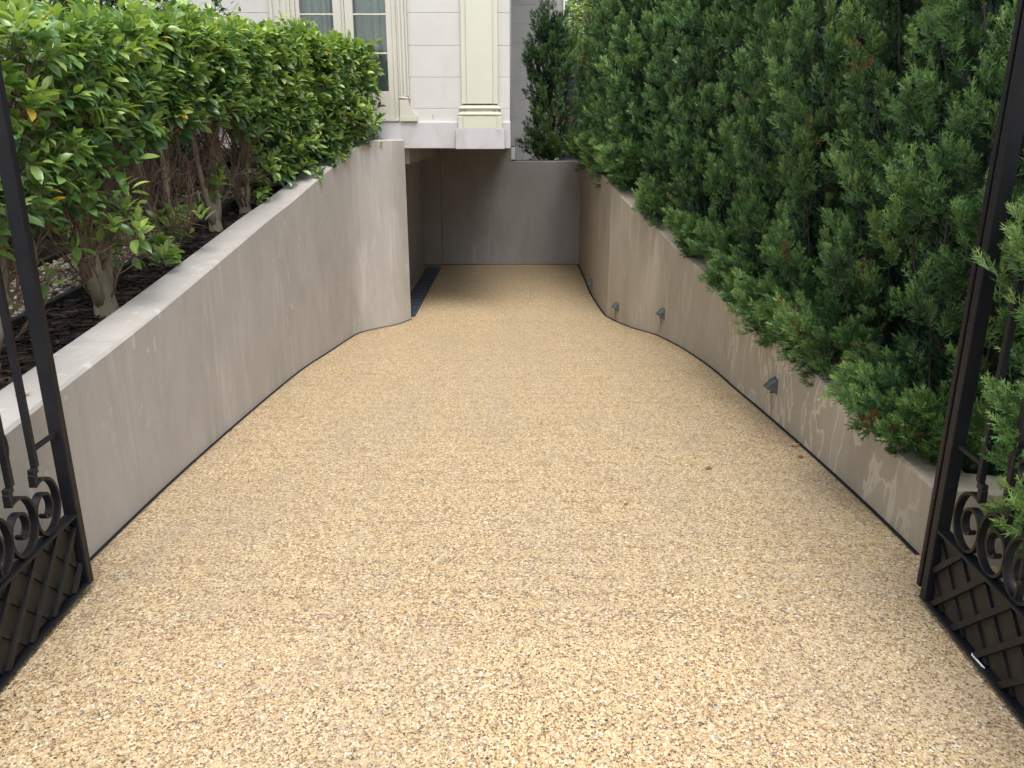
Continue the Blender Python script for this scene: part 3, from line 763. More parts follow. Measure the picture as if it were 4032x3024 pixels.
# ------------------------------------------------------------------ fences
fn = empty('steel_fence', (1.9, 17.0, 1.18), 'dark navy steel fence in the gap behind the conifers', 'fence')
for i in range(14):
    x = .98 + i * .24; m = MB(); m.cbox(x, x + .19, 17.0, 17.012, 1.17, 2.95, .003); m.cbox(x + .191, x + .238, 16.985, 17.008, 1.17, 2.95, .003); m.build('fence_sheet', M['fence_dark'], fn)
m = MB(); m.cbox(.97, 4.35, 16.975, 17.03, 2.955, 3.0, .004); m.build('rail', M['fence_dark'], fn)
pf = empty('paling_fence', (-5.7, 5, 1.0), 'weathered brown paling fence at the far side of the garden', 'fence')
for i in range(46):
    y = 2.6 + i * .148; z = float(soilL(-5.7, y)); m = MB(); m.cbox(-5.71, -5.692, y, y + .14, z, z + 1.75 + .02 * math.sin(i * 5.1), .003); m.build('paling', M['paling'], pf)
for h in (.4, 1.4):
    V = []; F = []
    ysr = np.linspace(2.6, 9.4, 20)
    for y in ysr:
        z = float(soilL(-5.7, y)) + h
        V += [(-5.75, y, z), (-5.712, y, z), (-5.712, y, z + .08), (-5.75, y, z + .08)]
    for i in range(19):
        for j in range(4): F.append((4 * i + j, 4 * i + (j + 1) % 4, 4 * i + 4 + (j + 1) % 4, 4 * i + 4 + j))
    fixn(obj('rail', V, F, M['paling'], pf))

# ------------------------------------------------------------------ foliage generators
def unit(v): return v / (np.linalg.norm(v, axis=-1, keepdims=True) + 1e-9)
def spray_base(K, wid, rng):
    V = []; T = []
    def tri(a, d, L, w):
        d = d / np.linalg.norm(d); side = np.cross(d, [0, 0, 1.]); side /= np.linalg.norm(side)
        b = len(V); V.extend([a - side * w, a + side * w, a + d * L]); T.append((b, b + 1, b + 2))
    for k in range(K):
        t = (k + .5) / K
        for s in (-1, 1):
            ang = math.radians(38 + rng.normal(0, 7)); d = np.array([s * math.sin(ang), math.cos(ang), rng.normal(0, .22)])
            tri(np.array([0, t * .8, 0]), d, (.46 - .26 * t) * (1 + rng.normal(0, .12)), wid)
    tri(np.array([0, .35, 0.]), np.array([0, 1, 0.05]), .65, wid)
    tri(np.array([0, 0, 0.]), np.array([0.03, 1, -0.03]), .7, wid * .9)
    return np.array(V), np.array(T)
def place_sprays(bases, pos, d, roll, s, col, grad=False):
    """instances baked into one triangle soup"""
    n = len(pos); d = unit(d)
    ref = np.where(np.abs(d[:, 2:3]) < .9, np.array([[0, 0, 1.]]), np.array([[1., 0, 0]]))
    X = unit(np.cross(d, ref)); Z = np.cross(X, d)
    cr, sr = np.cos(roll)[:, None], np.sin(roll)[:, None]
    X, Z = X * cr + Z * sr, Z * cr - X * sr
    which = RNG.integers(0, len(bases), n); VV = []; TT = []; CC = []; off = 0
    for bi, (bv, bt) in enumerate(bases):
        q = np.where(which == bi)[0]
        if not len(q): continue
        sq = s[q] if s.ndim == 2 else np.repeat(s[q][:, None], 3, 1)
        v = pos[q][:, None, :] + sq[:, None, 0:1] * bv[None, :, 0:1] * X[q][:, None, :] + sq[:, None, 1:2] * bv[None, :, 1:2] * d[q][:, None, :] + sq[:, None, 2:3] * bv[None, :, 2:3] * Z[q][:, None, :]
        VV.append(v.reshape(-1, 3)); TT.append((bt[None] + (np.arange(len(q)) * len(bv))[:, None, None]).reshape(-1, 3) + off); off += len(q) * len(bv)
        cb = np.repeat(col[q], len(bv), 0)
        if grad: cb = cb * np.tile(np.tile(np.array([.72, .72, 1.5]), len(bv) // 3), len(q))[:, None]
        CC.append(cb)
    return np.concatenate(VV), np.concatenate(TT), np.concatenate(CC)
def cone_dirs(axis, ang, rng):
    """random directions at angle ang from axis"""
    a = unit(axis); ref = np.where(np.abs(a[:, 2:3]) < .9, np.array([[0, 0, 1.]]), np.array([[1., 0, 0]]))
    x = unit(np.cross(a, ref)); y = np.cross(a, x); ph = rng.random(len(a)) * 2 * np.pi
    rad = x * np.cos(ph)[:, None] + y * np.sin(ph)[:, None]
    return a * np.cos(ang)[:, None] + rad * np.sin(ang)[:, None], rad
SPR_HI = [spray_base(2, .052, RNG) for _ in range(8)]
SPR_MD = [spray_base(4, .032, RNG) for _ in range(6)]
GREEN_D = np.array([.014, .042, .020]); GREEN_M = np.array([.080, .178, .052]); GREEN_L = np.array([.25, .38, .105]); BROWN = np.array([.17, .075, .03])
def conifer(x, y, z0, H, R, lod, lab, nbough, group='conifer row along the brown wall', face=(-1, -.35), name='conifer', dead=0.0, sparse=1.0, squash=1.0, tint=1.0, backfrac=.35, poke=None, taper=.55):
    rng = np.random.default_rng(int(abs(x) * 1000 + y * 77))
    root = empty(name, (x, y, z0), lab, 'conifer', group)
    bases, per, ssc = {'hi': (SPR_HI, 32, .075), 'md': (SPR_HI, 24, .089), 'lo': (SPR_HI, 14, .117)}[lod]
    fd = unit(np.array([[face[0], face[1], 0]]))[0]; fa = math.atan2(fd[1], fd[0])
    # upright flame shaped boughs on the crown surface, kept apart so that dark gaps stay between them
    cand = 30 * nbough; ch = rng.random(cand); cf = rng.random(cand) > backfrac
    ca = np.where(cf, fa + rng.normal(0, .85, cand), rng.random(cand) * 2 * np.pi)
    pts3 = np.stack([np.cos(ca) * R, np.sin(ca) * R, ch * H * .55], 1); keep = []
    dmin = .29 * (R / .5)
    for i in range(cand):
        if len(keep) >= nbough: break
        if not keep or ((pts3[keep] - pts3[i]) ** 2).sum(1).min() > dmin * dmin: keep.append(i)
    h = ch[keep]; az = ca[keep]; nb = len(keep)
    prof = (1 - taper * np.clip((h - .45) / .55, 0, 1) ** 1.6)
    rr = R * prof * (1.0 - .22 * rng.random(nb))
    out = np.stack([np.cos(az), np.sin(az), np.zeros(nb)], 1)
    bl = (.62 + .45 * rng.random(nb)) * (.7 + .3 * R / .5)
    bp = np.stack([x + rr * np.cos(az), y + rr * np.sin(az) * squash, z0 + .05 + h * (H - .75) + bl * .5], 1)
    ax = unit(out * (.30 - .12 * h)[:, None] + np.array([[0, 0, 1.]]) + rng.normal(0, .07, (nb, 3)))
    inner = np.zeros(nb)
    nsk = int(nbough * (.34 if lod == 'hi' else .25)); ska = fa + rng.normal(0, .8, nsk); skr = R * (.80 + .25 * rng.random(nsk))
    sk = np.stack([x + skr * np.cos(ska), y + skr * np.sin(ska), z0 + (.10 if lod == 'hi' else .16) + .20 * rng.random(nsk)], 1)
    bp = np.concatenate([bp, sk]); ax = np.concatenate([ax, unit(np.stack([np.cos(ska), np.sin(ska), (.25 if lod == 'hi' else .5) + .6 * rng.random(nsk)], 1))]); bl = np.concatenate([bl, .40 + .2 * rng.random(nsk)]); nb = len(bp); inner = np.concatenate([inner, np.zeros(nsk)])
    if poke is not None:
        pp = np.array([p[:3] for p in poke]); pa = unit(np.array([p[3:6] for p in poke])); bp = np.concatenate([bp, pp]); ax = np.concatenate([ax, pa]); bl = np.concatenate([bl, np.array([p[6] for p in poke])]); nb = len(bp); inner = np.concatenate([inner, np.full(len(poke), -1.)])
    bp = bp - ax * (bl * .5)[:, None]
    btone = np.clip(rng.normal(.5, .24, nb), 0, 1) - .35 * inner
    # plumes of each bough
    npl = 22
    bi = np.repeat(np.arange(nb), npl); m = len(bi); t = rng.random(m) ** .9
    pd, rad = cone_dirs(ax[bi], .16 + .55 * (1 - t) + rng.normal(0, .14, m), rng)
    brad = (.085 + .13 * bl[bi]) * (.75 + .4 * rng.random(m)) * (R / .5) ** .5
    pp = bp[bi] + ax[bi] * (bl[bi] * t * .86)[:, None] + rad * (brad * (1.03 - t) ** .75 * .62)[:, None]
    pl = (.12 + .10 * rng.random(m)) * (1 - .15 * t)
    # sprays of each plume
    per = max(6, int(per * sparse)); pi = np.repeat(np.arange(m), per); q = len(pi); s = rng.random(q) ** .85
    sd, rad = cone_dirs(pd[pi], np.clip(1.0 - .70 * s + rng.normal(0, .20, q), .05, 1.5), rng)
    sp = pp[pi] + pd[pi] * (pl[pi] * s)[:, None] + rad * .006
    sd = unit(sd + np.array([[0, 0, .22]]))
    sz = ssc * (1.05 - .45 * s) * (.75 + .5 * rng.random(q))
    tone = np.clip(-.08 + .32 * btone[bi][pi] + .48 * s + .22 * t[pi] + rng.normal(0, .11, q), 0, 1)  # paler new growth at tips; shade inside the plumes painted into the tone
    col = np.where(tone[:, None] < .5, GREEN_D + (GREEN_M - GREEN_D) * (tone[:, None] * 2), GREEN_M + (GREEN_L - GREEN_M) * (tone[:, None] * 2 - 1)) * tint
    if dead > 0:
        low = np.clip(1 - (sp[:, 2] - z0) / (H * .45), 0, 1)
        isd = (rng.random(m)[pi] < dead * low) & (rng.random(q) < .55); col = np.where(isd[:, None], BROWN * (.6 + .7 * rng.random((q, 1))), col)
    isd = (rng.random(m)[pi] < .008) & (rng.random(q) < .45); col = np.where(isd[:, None], BROWN * (.7 + .5 * rng.random((q, 1))), col)
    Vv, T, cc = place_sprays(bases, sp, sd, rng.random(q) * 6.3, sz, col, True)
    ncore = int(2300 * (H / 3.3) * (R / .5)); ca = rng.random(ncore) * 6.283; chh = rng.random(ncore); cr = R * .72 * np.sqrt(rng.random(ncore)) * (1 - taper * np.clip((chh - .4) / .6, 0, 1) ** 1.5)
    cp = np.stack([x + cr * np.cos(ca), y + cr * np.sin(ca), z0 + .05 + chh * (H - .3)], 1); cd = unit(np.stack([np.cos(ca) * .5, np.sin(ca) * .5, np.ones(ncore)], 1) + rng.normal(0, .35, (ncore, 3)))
    V2, T2, c2 = place_sprays(SPR_HI, cp, cd, rng.random(ncore) * 6.3, .13 + .07 * rng.random(ncore), np.tile(GREEN_D * .85, (ncore, 1)), True)  # core sprays coloured darker to paint in the shade inside the crown
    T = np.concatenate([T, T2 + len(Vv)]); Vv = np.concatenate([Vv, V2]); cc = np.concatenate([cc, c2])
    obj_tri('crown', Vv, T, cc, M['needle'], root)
    # trunk and limbs
    mb = MB(); k = 9; pth = [(x + .02 * math.sin(i * 1.3), y + .02 * math.cos(i * 1.7), z0 - .05 + (H * .93) * i / (k - 1)) for i in range(k)]
    mb.tube(pth, [.055 * (1 - .85 * i / (k - 1)) + .006 for i in range(k)], 8); mb.build('trunk', M['bark_dark'], root, True)
    mb = MB()
    for j in range(nb):
        zt = max(z0 + .05, bp[j, 2] - .25); zt = min(zt, z0 + H * .9)
        st = np.array([x, y, zt]); e = bp[j] + ax[j] * bl[j] * .55; mid = st * .45 + bp[j] * .55 - np.array([0, 0, .03])
        mb.tube([st, mid, bp[j], e], [.011, .008, .006, .003], 4, False)
    mb.build('limbs', M['bark_dark'], root)
    return root

# ------------------------------------------------------------------ conifer row on the right
def wx(y): return float(np.interp(y, RW[::-1, 1], RW[::-1, 0]))
row = [(3.55, 'hi', 34, 'tall conifer hanging over the wall corner right behind the sealed gate leaf'),
       (4.40, 'hi', 34, 'tall dense conifer between the gate corner conifer and the patchy wall light'),
       (5.25, 'hi', 34, 'tall conifer directly above the wall light with the pale streaky patches'),
       (6.15, 'hi', 33, 'tall conifer just beyond the pale streaky patches of the brown wall'),
       (7.05, 'md', 33, 'tall conifer on the straight wall one tree before the curve'),
       (7.90, 'md', 32, 'tall conifer at the start of the wall curve'),
       (8.70, 'md', 32, 'tall conifer in the middle of the wall curve'),
       (9.55, 'lo', 30, 'slender conifer at the inner bend of the brown wall'),
       (10.40, 'lo', 30, 'slender conifer just past the inner bend of the wall'),
       (11.25, 'lo', 30, 'slender conifer above the farthest wall light'),
       (12.10, 'lo', 30, 'slender conifer one tree before the wall corner'),
       (12.95, 'lo', 30, 'browning slender conifer at the corner of brown wall and end wall')]
for i, (y, lod, nbg, lab) in enumerate(row):
    near = y < 6.5
    off = .42 if near else (.42 if y < 9 else .36)
    x = wx(y) + off + .03 * math.sin(i * 2.1)
    H = (3.35 if y < 8 else 2.95 if y < 10 else 2.5) + .22 * math.sin(i * 1.7)
    conifer(x, y, float(soilR(x, y)), H, (.44 if near else .42) if y < 9 else .38, lod, lab, nbg, face=(-1, -.55), dead=.12 if y > 12.5 else .03)
# the conifer beside the gate pushes plumes through the bars
poke = [(1.66, 2.42, 1.42, -.16, .10, .95, .50), (1.70, 2.34, 1.02, -.35, .1, .8, .40), (1.71, 2.34, .72, -.5, .1, .6, .36), (1.74, 2.30, 1.18, -.25, .1, .85, .45), (1.72, 2.2, .50, -.6, .1, .4, .3)]
conifer(2.40, 2.22, .05, 3.3, .50, 'hi', 'conifer pushing bright sprays through the bars of the sealed gate leaf', 30, face=(-1, .1), poke=poke)
# second rank behind, closes the gaps
back = [(3.9, 'behind the conifer at the wall corner'), (5.2, 'behind the conifer above the patchy wall light'), (6.6, 'behind the straight stretch of wall before the curve'), (8.0, 'behind the start of the wall curve'),
        (9.4, 'behind the slender conifer at the inner bend'), (10.8, 'behind the slender conifer above the farthest wall light'), (12.2, 'behind the slender conifers near the end wall')]
for i, (y, blab) in enumerate(back):
    x = wx(y) + 1.25
    conifer(x, y, float(soilR(x, y)), 3.3 - .08 * y + .2 * math.sin(i * 2.3) + .5, .62, 'lo', 'dark conifer of the second rank ' + blab, 18, group='conifers of the second rank', face=(-1, -.6), sparse=.5, tint=.8)
# small conifer by the house
conifer(.68, 14.45, 1.18, 2.55, .38, 'lo', 'small ragged conifer with brown twigs in front of the grey wing wall', 30, group=None, face=(-.3, -1), dead=.25, sparse=.8, tint=1.15, backfrac=.5, taper=.35)

# ------------------------------------------------------------------ bamboo beyond the fence
def bamboo(x0, x1, y, z0, lab):
    rng = np.random.default_rng(5); root = empty('bamboo', ((x0 + x1) / 2, y, z0), lab, 'bamboo')
    mb = MB(); P = []; D = []
    for i in range(60):
        x = x0 + (x1 - x0) * rng.random(); yy = y + .5 * rng.random(); Hc = 3.0 + 1.3 * rng.random(); dx, dy = rng.normal(0, .25, 2)
        path = [(x + dx * t * t, yy + dy * t * t, z0 + Hc * t) for t in np.linspace(0, 1, 7)]
        mb.tube(path, [.014 * (1 - .7 * t) for t in np.linspace(0, 1, 7)], 5)
        for k in range(230):
            t = .15 + .85 * rng.random(); a = rng.random() * 6.3; r = .06 + .22 * rng.random()
            P.append((x + dx * t * t + r * math.cos(a), yy + dy * t * t + r * math.sin(a), z0 + Hc * t + rng.normal(0, .06)))
            D.append((math.cos(a), math.sin(a), -.5 + .5 * rng.random()))
    mb.build('culms', simple('bamboo_cane', (.20, .24, .06), .5), root)
    bv = np.array([(0, 0, 0), (.07, .35, .02), (-.07, .35, .02), (0, 1, -.12)]); bt = np.array([(0, 1, 2), (1, 3, 2)])
    n = len(P); t = rng.random((n, 1)); col = np.array([.12, .20, .025]) * (1 - t) + np.array([.44, .55, .10]) * t
    Vv, T, cc = place_sprays([(bv, bt)], np.array(P), np.array(D), rng.random(n) * 6.3, .15 + .08 * rng.random(n), col)
    obj_tri('leaves', Vv, T, cc, M['tree_leaf'], root)
bamboo(.9, 3.2, 17.3, 1.18, 'yellow green bamboo rising above the navy fence behind the conifers')

# ------------------------------------------------------------------ glossy leaved hedge trees on the left
def leaf_base(wid, fold, curl, rng):
    ts = [0, .28, .62, 1.0]; ws = [0, .80, .95, 0]
    V = [(0, 0, 0)]
    for t, w in ((.22, .78), (.5, 1.0), (.78, .72)):
        zc = curl * t * t; V += [(-w * wid, t, zc + fold * w), (0, t, zc), (w * wid, t, zc + fold * w)]
    V.append((0, 1.0, curl * 1.05)); T = [(0, 2, 1), (0, 3, 2)]
    for r in (0, 1):
        a = 1 + 3 * r; T += [(a, a + 1, a + 4), (a, a + 4, a + 3), (a + 1, a + 2, a + 5), (a + 1, a + 5, a + 4)]
    T += [(7, 8, 10), (8, 9, 10)]
    return np.array(V, float), np.array(T)
LEAVES = [leaf_base(.20 + .05 * RNG.random(), .05 + .05 * RNG.random(), -.08 - .26 * RNG.random(), RNG) for _ in range(6)]
def rosettes(tips, axes, rng, n_leaf=(5, 10), size=(.070, .118), tone=None, spread=.9):
    cnt = rng.integers(n_leaf[0], n_leaf[1], len(tips)); ti = np.repeat(np.arange(len(tips)), cnt); n = len(ti)
    along = rng.random(n)
    ang = np.clip(spread * (1.35 - .9 * along) + rng.normal(0, .18, n), .1, 2.0)
    d, rad = cone_dirs(axes[ti], ang, rng)
    d = unit(d + np.array([[0, 0, -.12]]) * (1 - along)[:, None])
    pos = tips[ti] + unit(axes)[ti] * ((along - .6) * .075)[:, None] + d * .010
    sz = (size[0] + (size[1] - size[0]) * rng.random(n)) * (1.0 - .25 * along)
    # keep the upper side of the leaf up: roll so the face looks along the twig
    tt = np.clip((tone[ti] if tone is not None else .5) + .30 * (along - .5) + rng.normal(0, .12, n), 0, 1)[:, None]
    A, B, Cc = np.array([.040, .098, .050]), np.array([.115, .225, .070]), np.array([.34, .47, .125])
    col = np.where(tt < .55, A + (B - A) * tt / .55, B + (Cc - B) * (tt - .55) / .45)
    yel = rng.random(n) < .012; col = np.where(yel[:, None], np.array([.42, .30, .03]), col)
    return pos, d, sz, col
def roll_up(d, rng):
    """roll that puts the leaf's local Z towards the sky (with scatter) for place_sprays frames"""
    return rng.normal(0, .45, len(d))
def hedge_tree(x, y, lab, stems, tips_n, zone, low=None, seed=1, crown_low=.42, trunk_r=.05):
    """zone = (x0,x1,y0,y1): slice of the clipped hedge this tree fills"""
    rng = np.random.default_rng(seed); z0 = float(soilL(x, y)); root = empty('hedge_tree', (x, y, z0), lab, 'shrub', 'glossy hedge trees along the pale wall')
    mt = MB(); mw = MB(); nodes = []
    top = lambda yy: float(np.interp(yy, [2.5, 3.5, 5.5, 7.5, 9.4], [2.08, 2.14, 2.34, 2.50, 2.60]))
    fork = .12 + .10 * rng.random()
    mt.tube([(x + .012, y, z0 - .05), (x, y, z0 + .02), (x - .003, y, z0 + fork * .5), (x - .004, y, z0 + fork), (x - .004, y, z0 + fork + .09)], [trunk_r * 1.25, trunk_r * 1.06, trunk_r * .95, trunk_r * .78, trunk_r * .40], 12)
    for k in range(stems):
        a = 6.283 * k / stems + rng.normal(0, .3); lean = .16 + .16 * rng.random(); Ht = (top(y) - z0) * (.72 + .12 * rng.random())
        pts = []
        for t in np.linspace(0, 1, 9):
            pts.append(np.array([min(x + math.cos(a) * (lean * t ** .85 + .012) + .015 * math.sin(7 * t + k) * t, zone[1] - .20), y + math.sin(a) * (lean * 1.4 * t ** .85 + .012) + .015 * math.cos(6 * t + k) * t, z0 + fork * .25 + Ht * t]))
        mt.tube(pts, [trunk_r * (.58 - .32 * t ** .55 - .14 * t) + .003 for t in np.linspace(0, 1, 9)], 7)
        for j in range(3 if crown_low > .3 else 0):
            # bare twigs that fork again and again below the leaves
            b = pts[int(rng.integers(0, 4))]; aa = rng.random() * 6.283; L = .26 + .26 * rng.random(); dd = unit(np.array([math.cos(aa) * .75, math.sin(aa) * 1.1, .75 + .5 * rng.random()]))
            p1 = b + dd * L * .45 + rng.normal(0, .015, 3); p2 = p1 + unit(dd + np.array([0, 0, .35]) + rng.normal(0, .15, 3)) * L * .55
            if p2[0] > zone[1] + .04: continue
            mw.tube([b, (b + p1) / 2 + rng.normal(0, .008, 3), p1, p2], [.0085, .007, .0055, .0035], 5, False)
            for q in range(5):
                o1 = p1 if q < 2 else p2 * .6 + p1 * .4 if q < 4 else p2; e1 = o1 + unit(dd + np.array([0, 0, .5]) + rng.normal(0, .40, 3)) * (.10 + .20 * rng.random()); e1[0] = min(e1[0], zone[1] + .02)
                m0 = (o1 + e1) / 2 + rng.normal(0, .012, 3); mw.tube([o1, m0, e1], [.0038, .003, .0018], 4, False)
                for w in range(2): e3 = m0 + unit(e1 - o1 + rng.normal(0, .09, 3)) * (.06 + .09 * rng.random()); mw.tube([m0, e3], [.0024, .0013], 3, False)
        for j in range(9):
            t = .14 + .8 * rng.random(); b = pts[int(t * 8)]
            aa = rng.random() * 6.283; L = .22 + .30 * rng.random(); e = b + np.array([math.cos(aa) * L * .75, math.sin(aa) * L * .75, L * (.75 + .5 * rng.random())])
            e[0] = min(e[0], zone[1] - .14); e[2] = min(e[2], top(float(e[1])) - .16)
            m1 = (b + e) / 2 + rng.normal(0, .02, 3)
            mw.tube([b, m1, e], [.009, .0065, .0045], 5, False); nodes += [m1, e, b]
            for q in range(6):
                s0 = m1 if q % 2 else e; dd = unit((e - b) + rng.normal(0, .22, 3)); L2 = .10 + .22 * rng.random(); e2 = s0 + dd * L2 + np.array([0, 0, .04]); e2[0] = min(e2[0], zone[1] - .06); e2[2] = min(e2[2], top(float(e2[1])) - .06)
                mid = (s0 + e2) / 2 + rng.normal(0, .012, 3)
                mw.tube([s0, mid, e2], [.004, .003, .002], 4, False); nodes.append(e2)
    nodes = np.array(nodes)
    # tips on the clipped faces
    x0, x1, y0, y1 = zone
    n = int(tips_n * 1.35); yy = y0 + (y1 - y0) * rng.random(n); tt = np.interp(yy, [2.5, 3.5, 5.5, 7.5, 9.4], [2.08, 2.14, 2.34, 2.50, 2.60])
    so = soilL(x, yy); kind = rng.random(n)
    bot = so + crown_low * (tt - so)
    xf = np.minimum(x1, x1) + 0 * yy
    xcurve = np.interp(yy, [7.6, 8.4, 9.0, 9.4], [0, .10, .30, .38])
    X = np.empty(n); Z = np.empty(n); A = np.empty((n, 3))
    f = kind < .50                                      # face to the drive
    X[f] = (x1 + xcurve[f]) - .13 * np.abs(rng.normal(0, 1, f.sum())) + .05 - .05 * np.sin(yy[f] * 6) * np.sin(yy[f] * 2.3); Z[f] = bot[f] + (tt[f] - bot[f]) * rng.random(f.sum()) ** .8
    A[f] = np.array([.75, -.25, .55]) + rng.normal(0, .32, (f.sum(), 3))
    g2 = (kind >= .50) & (kind < .80)                    # top
    X[g2] = x0 + (x1 + xcurve[g2] - x0) * rng.random(g2.sum()); Z[g2] = tt[g2] - .04 + .07 * rng.normal(0, .9, g2.sum())
    A[g2] = np.array([.15, -.1, 1]) + rng.normal(0, .35, (g2.sum(), 3))
    h2 = kind >= .80                                     # inside and back
    X[h2] = x0 + (x1 - x0) * rng.random(h2.sum()); Z[h2] = bot[h2] + (tt[h2] - bot[h2]) * (.15 + .85 * rng.random(h2.sum()))
    A[h2] = np.array([.2, -.2, .6]) + rng.normal(0, .5, (h2.sum(), 3))
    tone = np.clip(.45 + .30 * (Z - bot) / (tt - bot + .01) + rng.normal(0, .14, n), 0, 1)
    tips = np.stack([X, yy, Z], 1); ax = unit(A)
    if low is not None:
        lp = np.array([l[:3] for l in low]); la = unit(np.array([l[3:6] for l in low])); tips = np.concatenate([tips, lp]); ax = np.concatenate([ax, la]); tone = np.concatenate([tone, np.full(len(lp), .78)])
    # twigs joining every tip to the nearest branch node
    for i in range(len(tips)):
        j = int(np.argmin(((nodes - tips[i] + ax[i] * .12) ** 2).sum(1))); b = nodes[j]; mid = tips[i] - ax[i] * .07
        if np.linalg.norm(b - tips[i]) < .75: mw.tube([b, (b + mid) / 2 + np.array([0, 0, -.01]), mid, tips[i]], [.0032, .0026, .0022, .0018], 3, False)
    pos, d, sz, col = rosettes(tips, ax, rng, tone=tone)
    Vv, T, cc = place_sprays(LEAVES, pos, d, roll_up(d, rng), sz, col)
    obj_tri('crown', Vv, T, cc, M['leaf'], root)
    mt.build('trunk', M['bark_pale'], root, True); mw.build('branches', M['twig'], root)
    return root
def cluster(x, y, z, n, sp, rng, ax=(.4, -.3, .8)):
    return [(x + rng.normal(0, sp), y + rng.normal(0, sp), z + rng.normal(0, sp), *(np.array(ax) + rng.normal(0, .3, 3))) for _ in range(n)]
r0 = np.random.default_rng(3)
hedge_tree(-2.36, 3.45, 'hedge tree seen through the open gate leaf, nearest to the street', 4, 330, (-2.95, -2.06, 2.5, 4.0), cluster(-2.28, 3.55, 1.35, 22, .14, r0) + cluster(-2.2, 3.7, 1.55, 14, .12, r0), 21, .40, .045)
hedge_tree(-2.24, 4.32, 'hedge tree with thick pale forked trunk beside the irrigation riser', 4, 300, (-2.95, -2.05, 3.95, 4.85), cluster(-2.18, 4.12, 1.32, 26, .12, r0) + cluster(-2.14, 4.36, 1.22, 12, .08, r0) + cluster(-2.10, 4.75, 1.0, 4, .03, r0), 22, .54, .062)
hedge_tree(-2.27, 5.32, 'hedge tree with bright young shoots low on its trunk', 4, 330, (-2.95, -2.05, 4.8, 5.8), cluster(-2.18, 5.2, 1.18, 10, .07, r0) + cluster(-2.14, 4.95, 1.0, 6, .04, r0), 23, .60, .052)
hedge_tree(-2.27, 6.18, 'hedge tree with a bare grey stem and one tuft of shoots', 3, 360, (-2.95, -2.04, 5.7, 6.55), cluster(-2.2, 6.1, 1.32, 6, .05, r0), 24, .58, .05)
hedge_tree(-2.25, 6.85, 'hedge tree where the foliage starts to reach down to the wall', 3, 420, (-2.95, -2.02, 6.45, 7.35), cluster(-2.12, 6.95, 1.38, 26, .12, r0), 25, .45, .05)
hedge_tree(-2.22, 7.65, 'dense hedge tree touching the top of the pale wall', 3, 560, (-2.9, -1.98, 7.2, 8.2), cluster(-1.98, 7.6, 1.5, 30, .12, r0), 26, .12, .05)
hedge_tree(-2.02, 8.55, 'dense rounded hedge tree closing the hedge next to the French doors', 3, 760, (-2.8, -1.86, 8.05, 9.2), cluster(-1.66, 8.75, 1.85, 40, .14, r0), 27, .04, .05)

# ------------------------------------------------------------------ dark feathery shrubs behind the path
def shrub(x, y, R, H, lab, n=760):
    rng = np.random.default_rng(int(y * 100)); z0 = float(soilL(x, y)); root = empty('feathery_shrub', (x, y, z0), lab, 'shrub', 'dark feathery shrubs behind the pebble path')
    a = rng.random(n) * 6.283; r = R * np.sqrt(rng.random(n)); h = rng.random(n) ** .9
    p = np.stack([x + r * np.cos(a), y + r * np.sin(a), z0 + .03 + h * H * (1 - .25 * (r / R) ** 2)], 1)
    d = unit(np.stack([np.cos(a) * .45, np.sin(a) * .45, np.ones(n)], 1) + rng.normal(0, .3, (n, 3)))
    t = rng.random((n, 1)); col = np.array([.022, .045, .024]) * (1 - t) + np.array([.075, .12, .06]) * t
    Vv, T, cc = place_sprays(SPR_MD, p, d, rng.random(n) * 6.3, .10 + .12 * rng.random(n), col); obj_tri('foliage', Vv, T, cc, M['needle'], root)
    mb = MB()
    for k in range(14):
        aa = rng.random() * 6.283; mb.tube([(x, y, z0 - .03), (x + R * .3 * math.cos(aa), y + R * .3 * math.sin(aa), z0 + H * .45), (x + R * .6 * math.cos(aa), y + R * .6 * math.sin(aa), z0 + H * .85)], [.012, .008, .003], 4, False)
    mb.build('stems', M['bark_dark'], root)
for i, (x, y, R, H) in enumerate([(-3.65, 4.3, .50, .95), (-3.6, 5.1, .48, .9), (-3.55, 5.9, .50, 1.0), (-3.5, 6.7, .48, .95), (-3.45, 7.5, .48, .9), (-3.4, 8.3, .45, .9), (-4.5, 5.0, .6, 1.1), (-4.5, 6.2, .6, 1.1), (-4.4, 7.4, .6, 1.0)]):
    shrub(x, y, R, H, 'dark grey green feathery shrub ' + ['behind the thick pale forked trunk', 'behind the trunk with bright low shoots', 'behind the bare grey stem with one tuft', 'behind the hedge tree reaching down to the wall', 'behind the dense hedge tree on the wall top', 'behind the rounded hedge tree by the doors',
        'before the paling fence, next to the street end', 'before the paling fence, middle of three', 'before the paling fence, nearest the house'][i])

